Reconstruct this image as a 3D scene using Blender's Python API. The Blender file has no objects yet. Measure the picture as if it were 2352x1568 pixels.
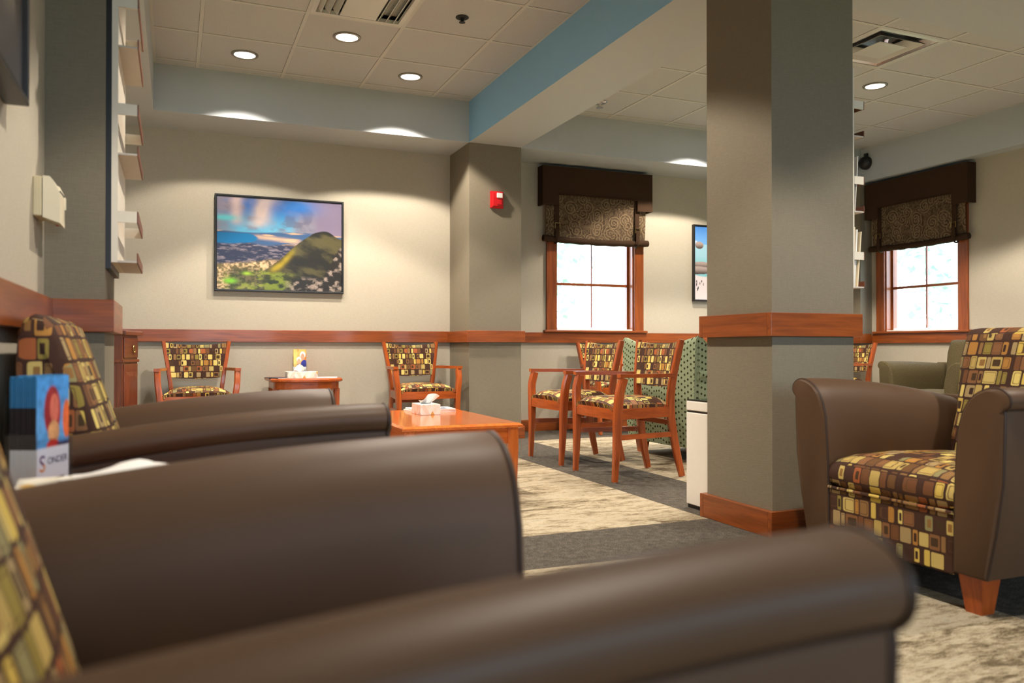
import bpy, bmesh, math, random
import numpy as np
from mathutils import Vector, Matrix
rad = math.radians
sc = bpy.context.scene
COL = sc.collection

# ------------------------------------------------------------------ camera, world, exposure
CAM_Z, FPX = 0.785, 1863.83
cd = bpy.data.cameras.new('camera'); cam = bpy.data.objects.new('camera', cd); COL.objects.link(cam)
cam.location = (0, 0, CAM_Z)
cam.rotation_euler = (rad(90) + 0.007788, 0, -0.394763)
cd.sensor_width = 36; cd.lens = FPX * 36 / 2352
cd.clip_start = 0.02; cd.clip_end = 200
cd.dof.use_dof = True; cd.dof.focus_distance = 5.2; cd.dof.aperture_fstop = 3.2
sc.camera = cam
w = bpy.data.worlds.new('overcast_sky'); sc.world = w; w.use_nodes = True
WB = w.node_tree.nodes['Background']
WB.inputs[0].default_value = (0.64, 0.82, 1.0, 1); WB.inputs[1].default_value = 13.0
sc.view_settings.view_transform = 'Standard'; sc.view_settings.look = 'None'
sc.view_settings.exposure = 0.0; sc.view_settings.gamma = 1.0
sc.view_settings.use_curve_mapping = False
sc.cycles.use_denoising = True
sc.cycles.max_bounces = 10; sc.cycles.diffuse_bounces = 3; sc.cycles.caustics_reflective = False
LAMP_W, LAMP_COL, LAMP_CONE = 138.0, (1.0, 0.90, 0.77), rad(114)

# ------------------------------------------------------------------ measures
HC, ZS = 2.88, 2.53                # ceiling grid, soffit underside
YB, YSF = 7.01, 6.49               # back wall, soffit face
XL, XLS, XR, XRS = -0.36, -0.145, 6.85, 6.70
YREAR = -2.8
BX0, BX1 = 2.31, 2.79              # beam along y
CX0, CX1, CY0, CY1 = 2.297, 2.742, 2.70, 3.145   # column
BY0, BY1 = 2.70, 3.165             # beam along x
T = 0.6096
RZ0, RZ1, RT = 0.833, 0.932, 0.027  # chair rail
BH, BT = 0.107, 0.025               # baseboard

# ------------------------------------------------------------------ colour helpers
def S(r, g, b):
    def f(c):
        c /= 255.0
        return c / 12.92 if c <= 0.04045 else ((c + 0.055) / 1.055) ** 2.4
    return (f(r), f(g), f(b), 1.0)

class NT:
    """small node-tree helper"""
    def __init__(self, name):
        self.m = bpy.data.materials.new(name); self.m.use_nodes = True
        self.t = self.m.node_tree; self.n = self.t.nodes; self.l = self.t.links
        self.b = self.n['Principled BSDF']
    def node(self, typ, **kw):
        n = self.n.new(typ)
        for k, v in kw.items(): setattr(n, k, v)
        return n
    def put(self, sock, v):
        if isinstance(v, bpy.types.NodeSocket): self.l.new(v, sock)
        elif v is not None: sock.default_value = v
    def math(self, op, a, b=None, c=None):
        n = self.node('ShaderNodeMath', operation=op)
        for i, v in enumerate((a, b, c)):
            if v is not None: self.put(n.inputs[i], v)
        return n.outputs[0]
    def mix(self, fac, a, b):
        n = self.node('ShaderNodeMix', data_type='RGBA')
        self.put(n.inputs[0], fac); self.put(n.inputs[6], a); self.put(n.inputs[7], b)
        return n.outputs[2]
    def coord(self, kind='Object', scale=(1, 1, 1), rot=(0, 0, 0)):
        tc = self.node('ShaderNodeTexCoord'); mp = self.node('ShaderNodeMapping')
        mp.inputs['Scale'].default_value = scale; mp.inputs['Rotation'].default_value = rot
        self.l.new(tc.outputs[kind], mp.inputs[0]); return mp.outputs[0]
    def noise(self, vec, scale=5, detail=3, rough=0.5, dist=0):
        n = self.node('ShaderNodeTexNoise'); self.put(n.inputs['Vector'], vec)
        n.inputs['Scale'].default_value = scale; n.inputs['Detail'].default_value = detail
        n.inputs['Roughness'].default_value = rough; n.inputs['Distortion'].default_value = dist
        return n.outputs[0]
    def ramp(self, fac, stops, interp='LINEAR'):
        n = self.node('ShaderNodeValToRGB'); cr = n.color_ramp; cr.interpolation = interp
        while len(cr.elements) < len(stops): cr.elements.new(0.5)
        for e, (p, c) in zip(cr.elements, stops): e.position = p; e.color = c
        self.put(n.inputs[0], fac); return n.outputs[0]
    def bump(self, h, strength=0.2, dist=0.01):
        n = self.node('ShaderNodeBump'); n.inputs['Strength'].default_value = strength
        n.inputs['Distance'].default_value = dist; self.put(n.inputs['Height'], h)
        self.l.new(n.outputs[0], self.b.inputs['Normal'])
    def out(self, color=None, rough=0.6, spec=None, metal=None, coat=None):
        if color is not None: self.put(self.b.inputs['Base Color'], color)
        self.put(self.b.inputs['Roughness'], rough)
        if spec is not None: self.b.inputs['Specular IOR Level'].default_value = spec
        if metal is not None: self.b.inputs['Metallic'].default_value = metal
        if coat is not None:
            self.b.inputs['Coat Weight'].default_value = coat; self.b.inputs['Coat Roughness'].default_value = 0.08
        return self.m

def plain(name, c, rough=0.5, metal=0, spec=0.5, var=0.06, vscale=30):
    t = NT(name)
    f = t.noise(t.coord(), vscale, 3)
    d = tuple(max(0, x * (1 - var * 2)) for x in c[:3]) + (1,)
    return t.out(t.mix(f, d, tuple(min(1, x * (1 + var * 2)) for x in c[:3]) + (1,)), rough, spec, metal)

def linen(name, c, amt=0.1):
    t = NT(name)
    a = t.noise(t.coord(scale=(14, 14, 160)), 2.2, 3, 0.6)
    b = t.noise(t.coord(scale=(130, 130, 12)), 2.2, 2, 0.6)
    f = t.math('ADD', t.math('MULTIPLY', a, 0.6), t.math('MULTIPLY', b, 0.4))
    lo = tuple(x * (1 - amt) for x in c[:3]) + (1,); hi = tuple(min(1, x * (1 + amt)) for x in c[:3]) + (1,)
    col = t.ramp(f, [(0.3, lo), (0.7, hi)])
    t.bump(f, 0.25, 0.004)
    return t.out(col, 0.75, 0.25)

def wood(name, axis, light, dark, rough=0.32, coat=0.25):
    t = NT(name)
    s = [22, 22, 22]; s['xyz'.index(axis)] = 1.6
    v = t.coord(scale=s)
    a = t.noise(v, 1.6, 5, 0.62, 0.6)
    s2 = [160, 160, 160]; s2['xyz'.index(axis)] = 5
    b = t.noise(t.coord(scale=s2), 1.0, 2, 0.5)
    f = t.math('ADD', t.math('MULTIPLY', a, 0.8), t.math('MULTIPLY', b, 0.2))
    mid = tuple((p + q) / 2 for p, q in zip(light, dark))
    col = t.ramp(f, [(0.30, dark), (0.5, mid), (0.68, light)])
    return t.out(col, rough, 0.45, None, coat)

def fabric_mosaic(name, row=0.052, cell=0.042, seed=0.0):
    t = NT(name)
    tc = t.node('ShaderNodeTexCoord'); sp = t.node('ShaderNodeSeparateXYZ')
    t.l.new(tc.outputs['UV'], sp.inputs[0]); u, v = sp.outputs[0], sp.outputs[1]
    vv = t.math('DIVIDE', v, row); r = t.math('FLOOR', vv); fv = t.math('FRACT', vv)
    wn = t.node('ShaderNodeTexWhiteNoise', noise_dimensions='1D'); t.put(wn.inputs['W'], t.math('ADD', r, seed + 3.7))
    uu = t.math('ADD', t.math('DIVIDE', u, cell), t.math('MULTIPLY', wn.outputs[0], 9.0))
    ns = t.node('ShaderNodeTexNoise', noise_dimensions='1D'); ns.inputs['Scale'].default_value = 0.8; ns.inputs['Detail'].default_value = 0
    t.put(ns.inputs['W'], t.math('ADD', uu, t.math('MULTIPLY', r, 17.3)))
    uu = t.math('ADD', uu, t.math('MULTIPLY', ns.outputs[0], 1.0))
    c = t.math('FLOOR', uu); fu = t.math('FRACT', uu)
    w2 = t.node('ShaderNodeTexWhiteNoise', noise_dimensions='2D'); cb = t.node('ShaderNodeCombineXYZ')
    t.put(cb.inputs[0], c); t.put(cb.inputs[1], t.math('ADD', r, seed)); t.l.new(cb.outputs[0], w2.inputs['Vector'])
    r1 = w2.outputs['Value']; sc3 = t.node('ShaderNodeSeparateColor'); t.l.new(w2.outputs['Color'], sc3.inputs[0])
    r2, r3, r4 = sc3.outputs
    hw = t.math('ADD', t.math('MULTIPLY', r2, 0.15), 0.34); hh = t.math('ADD', t.math('MULTIPLY', r3, 0.10), 0.385)
    du = t.math('DIVIDE', t.math('ABSOLUTE', t.math('SUBTRACT', fu, 0.5)), hw)
    dv = t.math('DIVIDE', t.math('ABSOLUTE', t.math('SUBTRACT', fv, 0.5)), hh)
    q = t.math('ADD', t.math('POWER', du, 9), t.math('POWER', dv, 9))
    box = t.math('LESS_THAN', q, 1.0)
    bg = S(62, 38, 28)
    cols = [S(66, 42, 32), S(222, 190, 92), S(150, 112, 68), S(236, 210, 120), S(150, 132, 62), S(186, 132, 62),
            S(176, 150, 104), S(118, 76, 46), S(112, 78, 44), S(212, 186, 110), S(150, 142, 96), S(72, 46, 34), S(140, 96, 60), S(196, 168, 96), S(70, 44, 34), S(172, 96, 54)]
    base = t.ramp(r1, [(i / len(cols), x) for i, x in enumerate(cols)], 'CONSTANT')
    inner = t.math('MULTIPLY', t.math('LESS_THAN', q, 0.006), t.math('GREATER_THAN', r4, 0.70))
    icol = t.ramp(r2, [(0, S(58, 36, 26)), (0.45, S(150, 110, 60)), (0.75, S(70, 52, 30))], 'CONSTANT')
    ring = t.math('MULTIPLY', t.math('LESS_THAN', q, 0.13), t.math('GREATER_THAN', q, 0.05))
    ring = t.math('MULTIPLY', ring, t.math('LESS_THAN', r4, 0.3))
    col = t.mix(box, bg, base); col = t.mix(inner, col, icol); col = t.mix(ring, col, S(96, 66, 40))
    weave = t.noise(t.coord('UV', (900, 900, 900)), 1, 1)
    col = t.mix(t.math('MULTIPLY', weave, 0.35), col, S(70, 45, 30))
    t.bump(weave, 0.15, 0.002)
    return t.out(col, 0.8, 0.25)

def fabric_dots(name):
    t = NT(name)
    tc = t.node('ShaderNodeTexCoord'); sp = t.node('ShaderNodeSeparateXYZ'); t.l.new(tc.outputs['UV'], sp.inputs[0])
    uu = t.math('DIVIDE', sp.outputs[0], 0.028); c = t.math('FLOOR', uu); fu = t.math('FRACT', uu)
    wn = t.node('ShaderNodeTexWhiteNoise', noise_dimensions='1D'); t.put(wn.inputs['W'], c)
    vv = t.math('ADD', t.math('DIVIDE', sp.outputs[1], 0.042), wn.outputs[0]); fv = t.math('FRACT', vv)
    du = t.math('MULTIPLY', t.math('SUBTRACT', fu, 0.5), 0.028); dv = t.math('MULTIPLY', t.math('SUBTRACT', fv, 0.5), 0.042)
    d = t.math('SQRT', t.math('ADD', t.math('MULTIPLY', du, du), t.math('MULTIPLY', dv, dv)))
    dot = t.math('LESS_THAN', d, 0.0078); line = t.math('LESS_THAN', t.math('ABSOLUTE', du), 0.0008)
    f = t.noise(t.coord('UV', (700, 700, 700)), 1, 1)
    col = t.mix(f, S(116, 128, 100), S(150, 160, 130))
    col = t.mix(line, col, S(112, 122, 92)); col = t.mix(dot, col, S(48, 48, 24))
    t.bump(f, 0.15, 0.002)
    return t.out(col, 0.85, 0.2)

def fabric_tweed(name):
    t = NT(name)
    f = t.noise(t.coord('UV', (1, 1, 1)), 260, 2, 0.7)
    col = t.ramp(f, [(0.32, S(40, 33, 18)), (0.5, S(72, 62, 38)), (0.68, S(108, 95, 64))])
    t.bump(f, 0.3, 0.003)
    return t.out(col, 0.85, 0.2)

def fabric_paisley(name):
    t = NT(name)
    v = t.coord('UV', (1, 1, 1))
    vo = t.node('ShaderNodeTexVoronoi', feature='F1', voronoi_dimensions='2D'); vo.inputs['Scale'].default_value = 8.5; t.put(vo.inputs['Vector'], v)
    df = t.node('ShaderNodeVectorMath', operation='SUBTRACT'); t.put(df.inputs[0], v); t.put(df.inputs[1], vo.outputs['Position'])
    sp = t.node('ShaderNodeSeparateXYZ'); t.l.new(df.outputs[0], sp.inputs[0])
    th = t.math('DIVIDE', t.math('ARCTAN2', sp.outputs[1], sp.outputs[0]), 2 * math.pi)
    rc = t.node('ShaderNodeSeparateColor'); t.l.new(vo.outputs['Color'], rc.inputs[0])
    sw = t.math('FRACT', t.math('ADD', t.math('ADD', t.math('MULTIPLY', vo.outputs['Distance'], 4.2), th), rc.outputs[0]))
    line = t.math('MULTIPLY', t.math('LESS_THAN', sw, 0.17), t.math('LESS_THAN', vo.outputs['Distance'], 0.62))
    n2 = t.noise(v, 22, 4, 0.6, 2.0)
    base = t.ramp(n2, [(0.38, S(66, 50, 34)), (0.55, S(98, 80, 60)), (0.7, S(120, 102, 78))])
    col = t.mix(line, base, S(142, 122, 92))
    return t.out(col, 0.8, 0.2)

def leather(name, c):
    t = NT(name)
    n = t.noise(t.coord(), 5, 3, 0.5)
    g = t.node('ShaderNodeTexVoronoi'); g.inputs['Scale'].default_value = 320; t.put(g.inputs['Vector'], t.coord())
    col = t.mix(n, tuple(x * 0.88 for x in c[:3]) + (1,), tuple(x * 1.12 for x in c[:3]) + (1,))
    t.bump(g.outputs['Distance'], 0.10, 0.001)
    return t.out(col, 0.50, 0.26)

def carpet_light(name):
    t = NT(name)
    a = t.noise(t.coord(scale=(2.6, 10, 1)), 1.6, 8, 0.72, 0.9)
    b = t.noise(t.coord(scale=(14, 46, 1)), 1.6, 5, 0.75, 0.6)
    k = t.noise(t.coord(scale=(1, 1, 1)), 240, 2, 0.6)
    m = t.noise(t.coord(scale=(0.9, 2.0, 1)), 1.3, 3, 0.5)
    f = t.math('ADD', t.math('MULTIPLY', a, 0.5), t.math('MULTIPLY', b, 0.32))
    f = t.math('ADD', f, t.math('MULTIPLY', k, 0.18))
    f = t.math('ADD', f, t.math('MULTIPLY', t.math('SUBTRACT', m, 0.5), 0.26))
    col = t.ramp(f, [(0.35, S(62, 51, 37)), (0.43, S(104, 91, 70)), (0.475, S(146, 132, 108)), (0.54, S(178, 165, 140)), (0.60, S(152, 143, 126)), (0.70, S(122, 112, 94))])
    t.bump(k, 0.5, 0.006)
    return t.out(col, 0.95, 0.1)

def carpet_dark(name):
    t = NT(name)
    k = t.noise(t.coord(), 230, 3, 0.7); b = t.noise(t.coord(), 30, 3, 0.6)
    f = t.math('ADD', t.math('MULTIPLY', k, 0.75), t.math('MULTIPLY', b, 0.25))
    col = t.ramp(f, [(0.36, S(46, 42, 38)), (0.52, S(82, 76, 68)), (0.64, S(124, 116, 102))])
    t.bump(k, 0.6, 0.006)
    return t.out(col, 0.95, 0.1)

def ceiling_tile_mat(name):
    t = NT(name)
    k = t.noise(t.coord(), 95, 4, 0.75); s = t.noise(t.coord(), 260, 2, 0.6)
    pit = t.ramp(s, [(0.30, (0, 0, 0, 1)), (0.40, (1, 1, 1, 1))])
    col = t.mix(k, S(184, 186, 188), S(204, 206, 208)); col = t.mix(pit, S(150, 146, 138), col)
    t.bump(pit, 0.5, 0.003)
    return t.out(col, 0.9, 0.1)

def vcol(name, rough=0.35, attr='print'):
    t = NT(name); a = t.node('ShaderNodeVertexColor', layer_name=attr)
    return t.out(a.outputs[0], rough, 0.35)

def emit(name, c, s):
    t = NT(name); t.b.inputs['Emission Color'].default_value = c; t.b.inputs['Emission Strength'].default_value = s
    return t.out(c, 0.5)

def pane_glass(name, tint=(1, 1, 1, 1), refl=0.035):
    t = NT(name); o = t.n['Material Output']
    tr = t.node('ShaderNodeBsdfTransparent'); tr.inputs[0].default_value = tint
    gl = t.node('ShaderNodeBsdfGlossy'); gl.inputs['Roughness'].default_value = 0.02
    mx = t.node('ShaderNodeMixShader'); fr = t.node('ShaderNodeLayerWeight'); fr.inputs[0].default_value = 0.5
    t.l.new(t.math('ADD', t.math('MULTIPLY', t.math('POWER', fr.outputs['Facing'], 5), 0.6), refl), mx.inputs[0])
    t.l.new(tr.outputs[0], mx.inputs[1]); t.l.new(gl.outputs[0], mx.inputs[2]); t.l.new(mx.outputs[0], o.inputs[0])
    return t.m

def tissue_box_mat(name):
    t = NT(name)
    tc = t.node('ShaderNodeTexCoord'); sp = t.node('ShaderNodeSeparateXYZ'); t.l.new(tc.outputs['UV'], sp.inputs[0])
    u, v = sp.outputs[0], sp.outputs[1]
    a = t.math('FLOOR', t.math('DIVIDE', t.math('ADD', u, t.math('MULTIPLY', v, 0.55)), 0.026))
    b = t.math('FLOOR', t.math('DIVIDE', t.math('SUBTRACT', u, t.math('MULTIPLY', v, 0.55)), 0.026))
    wn = t.node('ShaderNodeTexWhiteNoise', noise_dimensions='2D'); cb = t.node('ShaderNodeCombineXYZ')
    t.put(cb.inputs[0], a); t.put(cb.inputs[1], b); t.l.new(cb.outputs[0], wn.inputs['Vector'])
    col = t.ramp(wn.outputs[0], [(0, S(236, 230, 216)), (0.3, S(222, 214, 196)), (0.55, S(240, 236, 226)), (0.72, S(200, 196, 184)), (0.84, S(206, 164, 84)), (0.92, S(232, 226, 210))], 'CONSTANT')
    return t.out(col, 0.55, 0.3)

W_CREAM = S(206, 197, 180)
M = {}
M['wall'] = linen('cream_linen_wallpaper', S(180, 171, 153))
M['taupe'] = linen('taupe_linen_wallpaper', S(124, 115, 98), 0.12)
M['paint'] = plain('pale_grey_paint', S(184, 190, 195), 0.6, var=0.01)
M['blue'] = plain('blue_accent_paint', S(146, 198, 236), 0.6, var=0.01)
M['tile'] = ceiling_tile_mat('mineral_fibre_tile')
M['tee'] = plain('white_enamel_tee', S(200, 200, 196), 0.45, var=0.01)
M['carpet_l'] = carpet_light('beige_streaked_carpet')
M['carpet_d'] = carpet_dark('charcoal_carpet')
CH_L, CH_D = S(182, 88, 32), S(126, 52, 16)
for a in 'xyz':
    M['wood_' + a] = wood('cherry_wood_' + a, a, CH_L, CH_D)
    M['rail_' + a] = wood('cherry_trim_' + a, a, S(158, 80, 28), S(104, 48, 14), 0.36, 0.15)
    M['old_' + a] = wood('dark_cherry_' + a, a, S(124, 62, 36), S(74, 32, 18), 0.35, 0.2)
    M['gloss_' + a] = wood('polished_cherry_' + a, a, S(224, 122, 54), S(184, 84, 32), 0.16, 0.6)
M['leather'] = leather('brown_leather', S(84, 61, 43))
M['welt'] = leather('dark_brown_welt', S(58, 42, 32))
M['mosaic'] = fabric_mosaic('mosaic_fabric', 0.054, 0.036)
M['mosaic_s'] = fabric_mosaic('small_mosaic_fabric', 0.046, 0.032, 40.0)
M['dots'] = fabric_dots('dotted_green_fabric')
M['tweed'] = fabric_tweed('olive_tweed_fabric')
M['paisley'] = fabric_paisley('paisley_fabric')
M['brownfab'] = plain('dark_brown_suede', S(60, 42, 28), 0.9, spec=0.15, var=0.08, vscale=60)
M['black'] = plain('black_lacquer', S(22, 19, 18), 0.4, var=0.02)
M['blackgloss'] = plain('black_gloss', S(16, 16, 17), 0.12, var=0.02)
M['white'] = plain('white_laminate', S(226, 219, 210), 0.45, var=0.015)
M['cream'] = plain('cream_plastic', S(220, 208, 180), 0.45, var=0.02)
M['paper'] = plain('white_paper', S(238, 234, 226), 0.7, var=0.02)
M['paper_c'] = plain('cream_paper', S(232, 214, 178), 0.7, var=0.03)
M['paper_r'] = plain('dark_red_paper', S(96, 40, 34), 0.6, var=0.03)
M['paper_k'] = plain('dark_printed_paper', S(40, 42, 56), 0.45, var=0.05)
M['tissue'] = plain('soft_tissue', S(246, 243, 238), 0.9, spec=0.1, var=0.01)
M['tbox'] = tissue_box_mat('tissue_box_print')
M['red'] = plain('red_enamel', S(196, 20, 26), 0.35, var=0.02)
M['clearplastic'] = plain('white_strobe_lens', S(226, 222, 216), 0.2, var=0.03)
M['metal'] = plain('brushed_metal', S(190, 190, 190), 0.3, metal=1.0, var=0.02)
M['chrome'] = plain('chrome', S(220, 220, 222), 0.12, metal=1.0, var=0.01)
M['brass'] = plain('aged_brass', S(150, 120, 70), 0.35, metal=1.0, var=0.04)
M['diff'] = plain('satin_white_metal', S(206, 206, 202), 0.3, var=0.01)
M['dark'] = plain('dark_duct', S(18, 18, 20), 0.6, var=0.02)
M['duct'] = plain('grey_duct', S(70, 72, 76), 0.35, metal=0.5, var=0.02)
M['lampring'] = plain('grey_lamp_ring', S(150, 144, 134), 0.35, metal=0.6, var=0.02)
M['lens'] = emit('lamp_lens', (1.0, 0.93, 0.82, 1), 3.5)
M['glass'] = pane_glass('window_glass')
M['acrylic'] = pane_glass('clear_acrylic', (0.93, 0.95, 0.96, 1))
M['print'] = vcol('printed_image', 0.32)
M['outwhite'] = plain('white_exterior_paint', S(236, 236, 234), 0.6, var=0.01)
M['leaf'] = plain('tree_leaves', S(188, 206, 190), 0.7, var=0.06, vscale=3)
M['bark'] = plain('tree_bark', S(92, 74, 58), 0.9, var=0.1)
M['lawn'] = plain('lawn', S(120, 140, 96), 0.9, var=0.1, vscale=4)
M['stucco'] = plain('bone_panel', S(200, 186, 150), 0.5, var=0.02)
M['lipbrown'] = plain('brown_edge_band', S(112, 62, 40), 0.5, var=0.05)
M['traygrey'] = plain('grey_tray', S(196, 186, 174), 0.5, var=0.03)
M['rackwhite'] = plain('off_white_rack', S(224, 214, 196), 0.5, var=0.02)
M['purple'] = plain('purple_ink', S(92, 36, 110), 0.5, var=0.02)
M['orange'] = plain('orange_ink', S(236, 140, 48), 0.5, var=0.02)
M['inkgrey'] = plain('grey_ink', S(70, 66, 90), 0.5, var=0.02)
M['rubber'] = plain('white_glide', S(220, 216, 210), 0.5, var=0.02)

# ------------------------------------------------------------------ mesh helpers
class MB:
    def __init__(self): self.v = []; self.f = []
    def add(self, vs, fs):
        o = len(self.v); self.v += [tuple(p) for p in vs]; self.f += [tuple(i + o for i in f) for f in fs]; return self
    def box(self, x0, y0, z0, x1, y1, z1):
        return self.add([(x0, y0, z0), (x1, y0, z0), (x1, y1, z0), (x0, y1, z0), (x0, y0, z1), (x1, y0, z1), (x1, y1, z1), (x0, y1, z1)],
                        [(0, 3, 2, 1), (4, 5, 6, 7), (0, 1, 5, 4), (1, 2, 6, 5), (2, 3, 7, 6), (3, 0, 4, 7)])
    def cbox(self, x0, y0, z0, x1, y1, z1, c=0.004):
        """box with chamfered edges"""
        bm = bmesh.new(); bmesh.ops.create_cube(bm, size=1)
        for v in bm.verts: v.co = Vector(((x0 + x1) / 2 + v.co.x * (x1 - x0), (y0 + y1) / 2 + v.co.y * (y1 - y0), (z0 + z1) / 2 + v.co.z * (z1 - z0)))
        bmesh.ops.bevel(bm, geom=list(bm.edges), offset=c, segments=2, affect='EDGES', profile=0.5)
        bm.verts.ensure_lookup_table()
        self.add([v.co[:] for v in bm.verts], [[v.index for v in f.verts] for f in bm.faces]); bm.free(); return self
    def loft(self, rings, caps=True, closed=True):
        n = len(rings[0]); vs = [p for r in rings for p in r]; fs = []
        for i in range(len(rings) - 1):
            for j in range(n if closed else n - 1):
                k = (j + 1) % n
                fs.append((i * n + j, i * n + k, (i + 1) * n + k, (i + 1) * n + j))
        if caps and closed:
            fs.append(tuple(range(n - 1, -1, -1))); fs.append(tuple((len(rings) - 1) * n + j for j in range(n)))
        return self.add(vs, fs)
    def prism(self, poly, h0, h1, axis='z'):
        def P(a, b, h): return {'z': (a, b, h), 'y': (a, h, b), 'x': (h, a, b)}[axis]
        return self.loft([[P(a, b, h0) for a, b in poly], [P(a, b, h1) for a, b in poly]])
    def bar(self, p0, p1, w, d, up=(0, 0, 1)):
        p0, p1 = Vector(p0), Vector(p1); t = (p1 - p0).normalized(); s = t.cross(Vector(up))
        if s.length < 1e-4: s = Vector((1, 0, 0))
        s.normalize(); u = s.cross(t)
        def ring(p): return [p + s * a * w / 2 + u * b * d / 2 for a, b in ((-1, -1), (1, -1), (1, 1), (-1, 1))]
        return self.loft([ring(p0), ring(p1)])
    def path(self, pts, ws, ref=(1, 0, 0)):
        """square-ish member through pts; ws = list of (w along ref, d across); chamfered corners"""
        rings = []; n = len(pts); R = Vector(ref)
        for i, p in enumerate(pts):
            p = Vector(p); a = Vector(pts[max(0, i - 1)]); b = Vector(pts[min(n - 1, i + 1)]); t = (b - a).normalized()
            s = (R - t * R.dot(t)).normalized(); u = t.cross(s); w, d = ws[i]; c = min(w, d) * 0.18
            o = [(-w / 2 + c, -d / 2), (w / 2 - c, -d / 2), (w / 2, -d / 2 + c), (w / 2, d / 2 - c), (w / 2 - c, d / 2), (-w / 2 + c, d / 2), (-w / 2, d / 2 - c), (-w / 2, -d / 2 + c)]
            rings.append([p + s * x + u * y for x, y in o])
        return self.loft(rings)
    def tube(self, pts, r, n=8, closed=False):
        rings = []; N = len(pts); prev = None
        for i, p in enumerate(pts):
            p = Vector(p)
            a = Vector(pts[(i - 1) % N] if closed else pts[max(0, i - 1)]); b = Vector(pts[(i + 1) % N] if closed else pts[min(N - 1, i + 1)])
            t = (b - a).normalized()
            if prev is None:
                s = t.orthogonal().normalized()
            else:
                s = prev - t * prev.dot(t); s = s.normalized() if s.length > 1e-5 else t.orthogonal().normalized()
            prev = s; u = t.cross(s)
            rr = r[i] if isinstance(r, (list, tuple)) else r
            rings.append([p + s * math.cos(2 * math.pi * k / n) * rr + u * math.sin(2 * math.pi * k / n) * rr for k in range(n)])
        if closed: rings.append(rings[0])
        return self.loft(rings, caps=not closed)
    def lathe(self, prof, n=32, c=(0, 0, 0)):
        rings = [[(c[0] + r * math.cos(2 * math.pi * k / n), c[1] + r * math.sin(2 * math.pi * k / n), c[2] + z) for k in range(n)] for r, z in prof]
        return self.loft(rings)
    def grid(self, fn, nu, nv):
        vs = [fn(i / nu, j / nv) for j in range(nv + 1) for i in range(nu + 1)]
        fs = [(j * (nu + 1) + i, j * (nu + 1) + i + 1, (j + 1) * (nu + 1) + i + 1, (j + 1) * (nu + 1) + i) for j in range(nv) for i in range(nu)]
        return self.add(vs, fs)
    def mesh(self, name, smooth=None, uv=False):
        me = bpy.data.meshes.new(name); me.from_pydata(self.v, [], self.f); me.validate()
        bm = bmesh.new(); bm.from_mesh(me); bmesh.ops.remove_doubles(bm, verts=bm.verts, dist=1e-6)
        bmesh.ops.recalc_face_normals(bm, faces=bm.faces); bm.to_mesh(me); bm.free()
        if smooth:
            for p in me.polygons: p.use_smooth = True
            me.set_sharp_from_angle(angle=rad(smooth))
        if uv: box_uv(me)
        me.update(); return me

def box_uv(me):
    l = me.uv_layers.new(name='UVMap')
    for p in me.polygons:
        n = p.normal; a = [abs(n.x), abs(n.y), abs(n.z)]
        k = a.index(max(a))
        for li in p.loop_indices:
            c = me.vertices[me.loops[li].vertex_index].co
            l.data[li].uv = ((c.y, c.z), (c.x, c.z), (c.x, c.y))[k]

def link(name, me, mat=None, parent=None):
    o = bpy.data.objects.new(name, me); COL.objects.link(o)
    if mat is not None: o.data.materials.append(M[mat] if isinstance(mat, str) else mat)
    if parent is not None: o.parent = parent
    return o
def part(name, mb, mat, parent=None, smooth=None, uv=False): return link(name, mb.mesh(name, smooth, uv), mat, parent)
def tag(o, label, cat, group=None, kind=None):
    o['label'] = label; o['category'] = cat
    if group: o['group'] = group
    if kind: o['kind'] = kind
    return o
def thing(name, label, cat, loc=(0, 0, 0), rz=0, group=None):
    o = bpy.data.objects.new(name, None); COL.objects.link(o); o.empty_display_size = 0.1
    o.location = loc; o.rotation_euler = (0, 0, rz); return tag(o, label, cat, group)
def struct(name, mb, mat, label=None, parent=None, smooth=None):
    o = part(name, mb, mat, parent, smooth)
    if parent is None:
        o['kind'] = 'structure'
        if label: o['label'] = label
    return o
def copy_tree(o, parent=None):
    c = o.copy(); COL.objects.link(c); c.parent = parent
    for ch in list(o.children): copy_tree(ch, c)
    return c
def bez(pts, n):
    """Catmull-Rom through pts"""
    out = []; P = [Vector(p) for p in pts]; P = [P[0] * 2 - P[1]] + P + [P[-1] * 2 - P[-2]]
    for i in range(1, len(P) - 2):
        for k in range(n):
            t = k / n; a, b, c, d = P[i - 1], P[i], P[i + 1], P[i + 2]
            out.append(0.5 * ((2 * b) + (c - a) * t + (2 * a - 5 * b + 4 * c - d) * t * t + (3 * b - a - 3 * c + d) * t ** 3))
    out.append(P[-2]); return out

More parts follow.
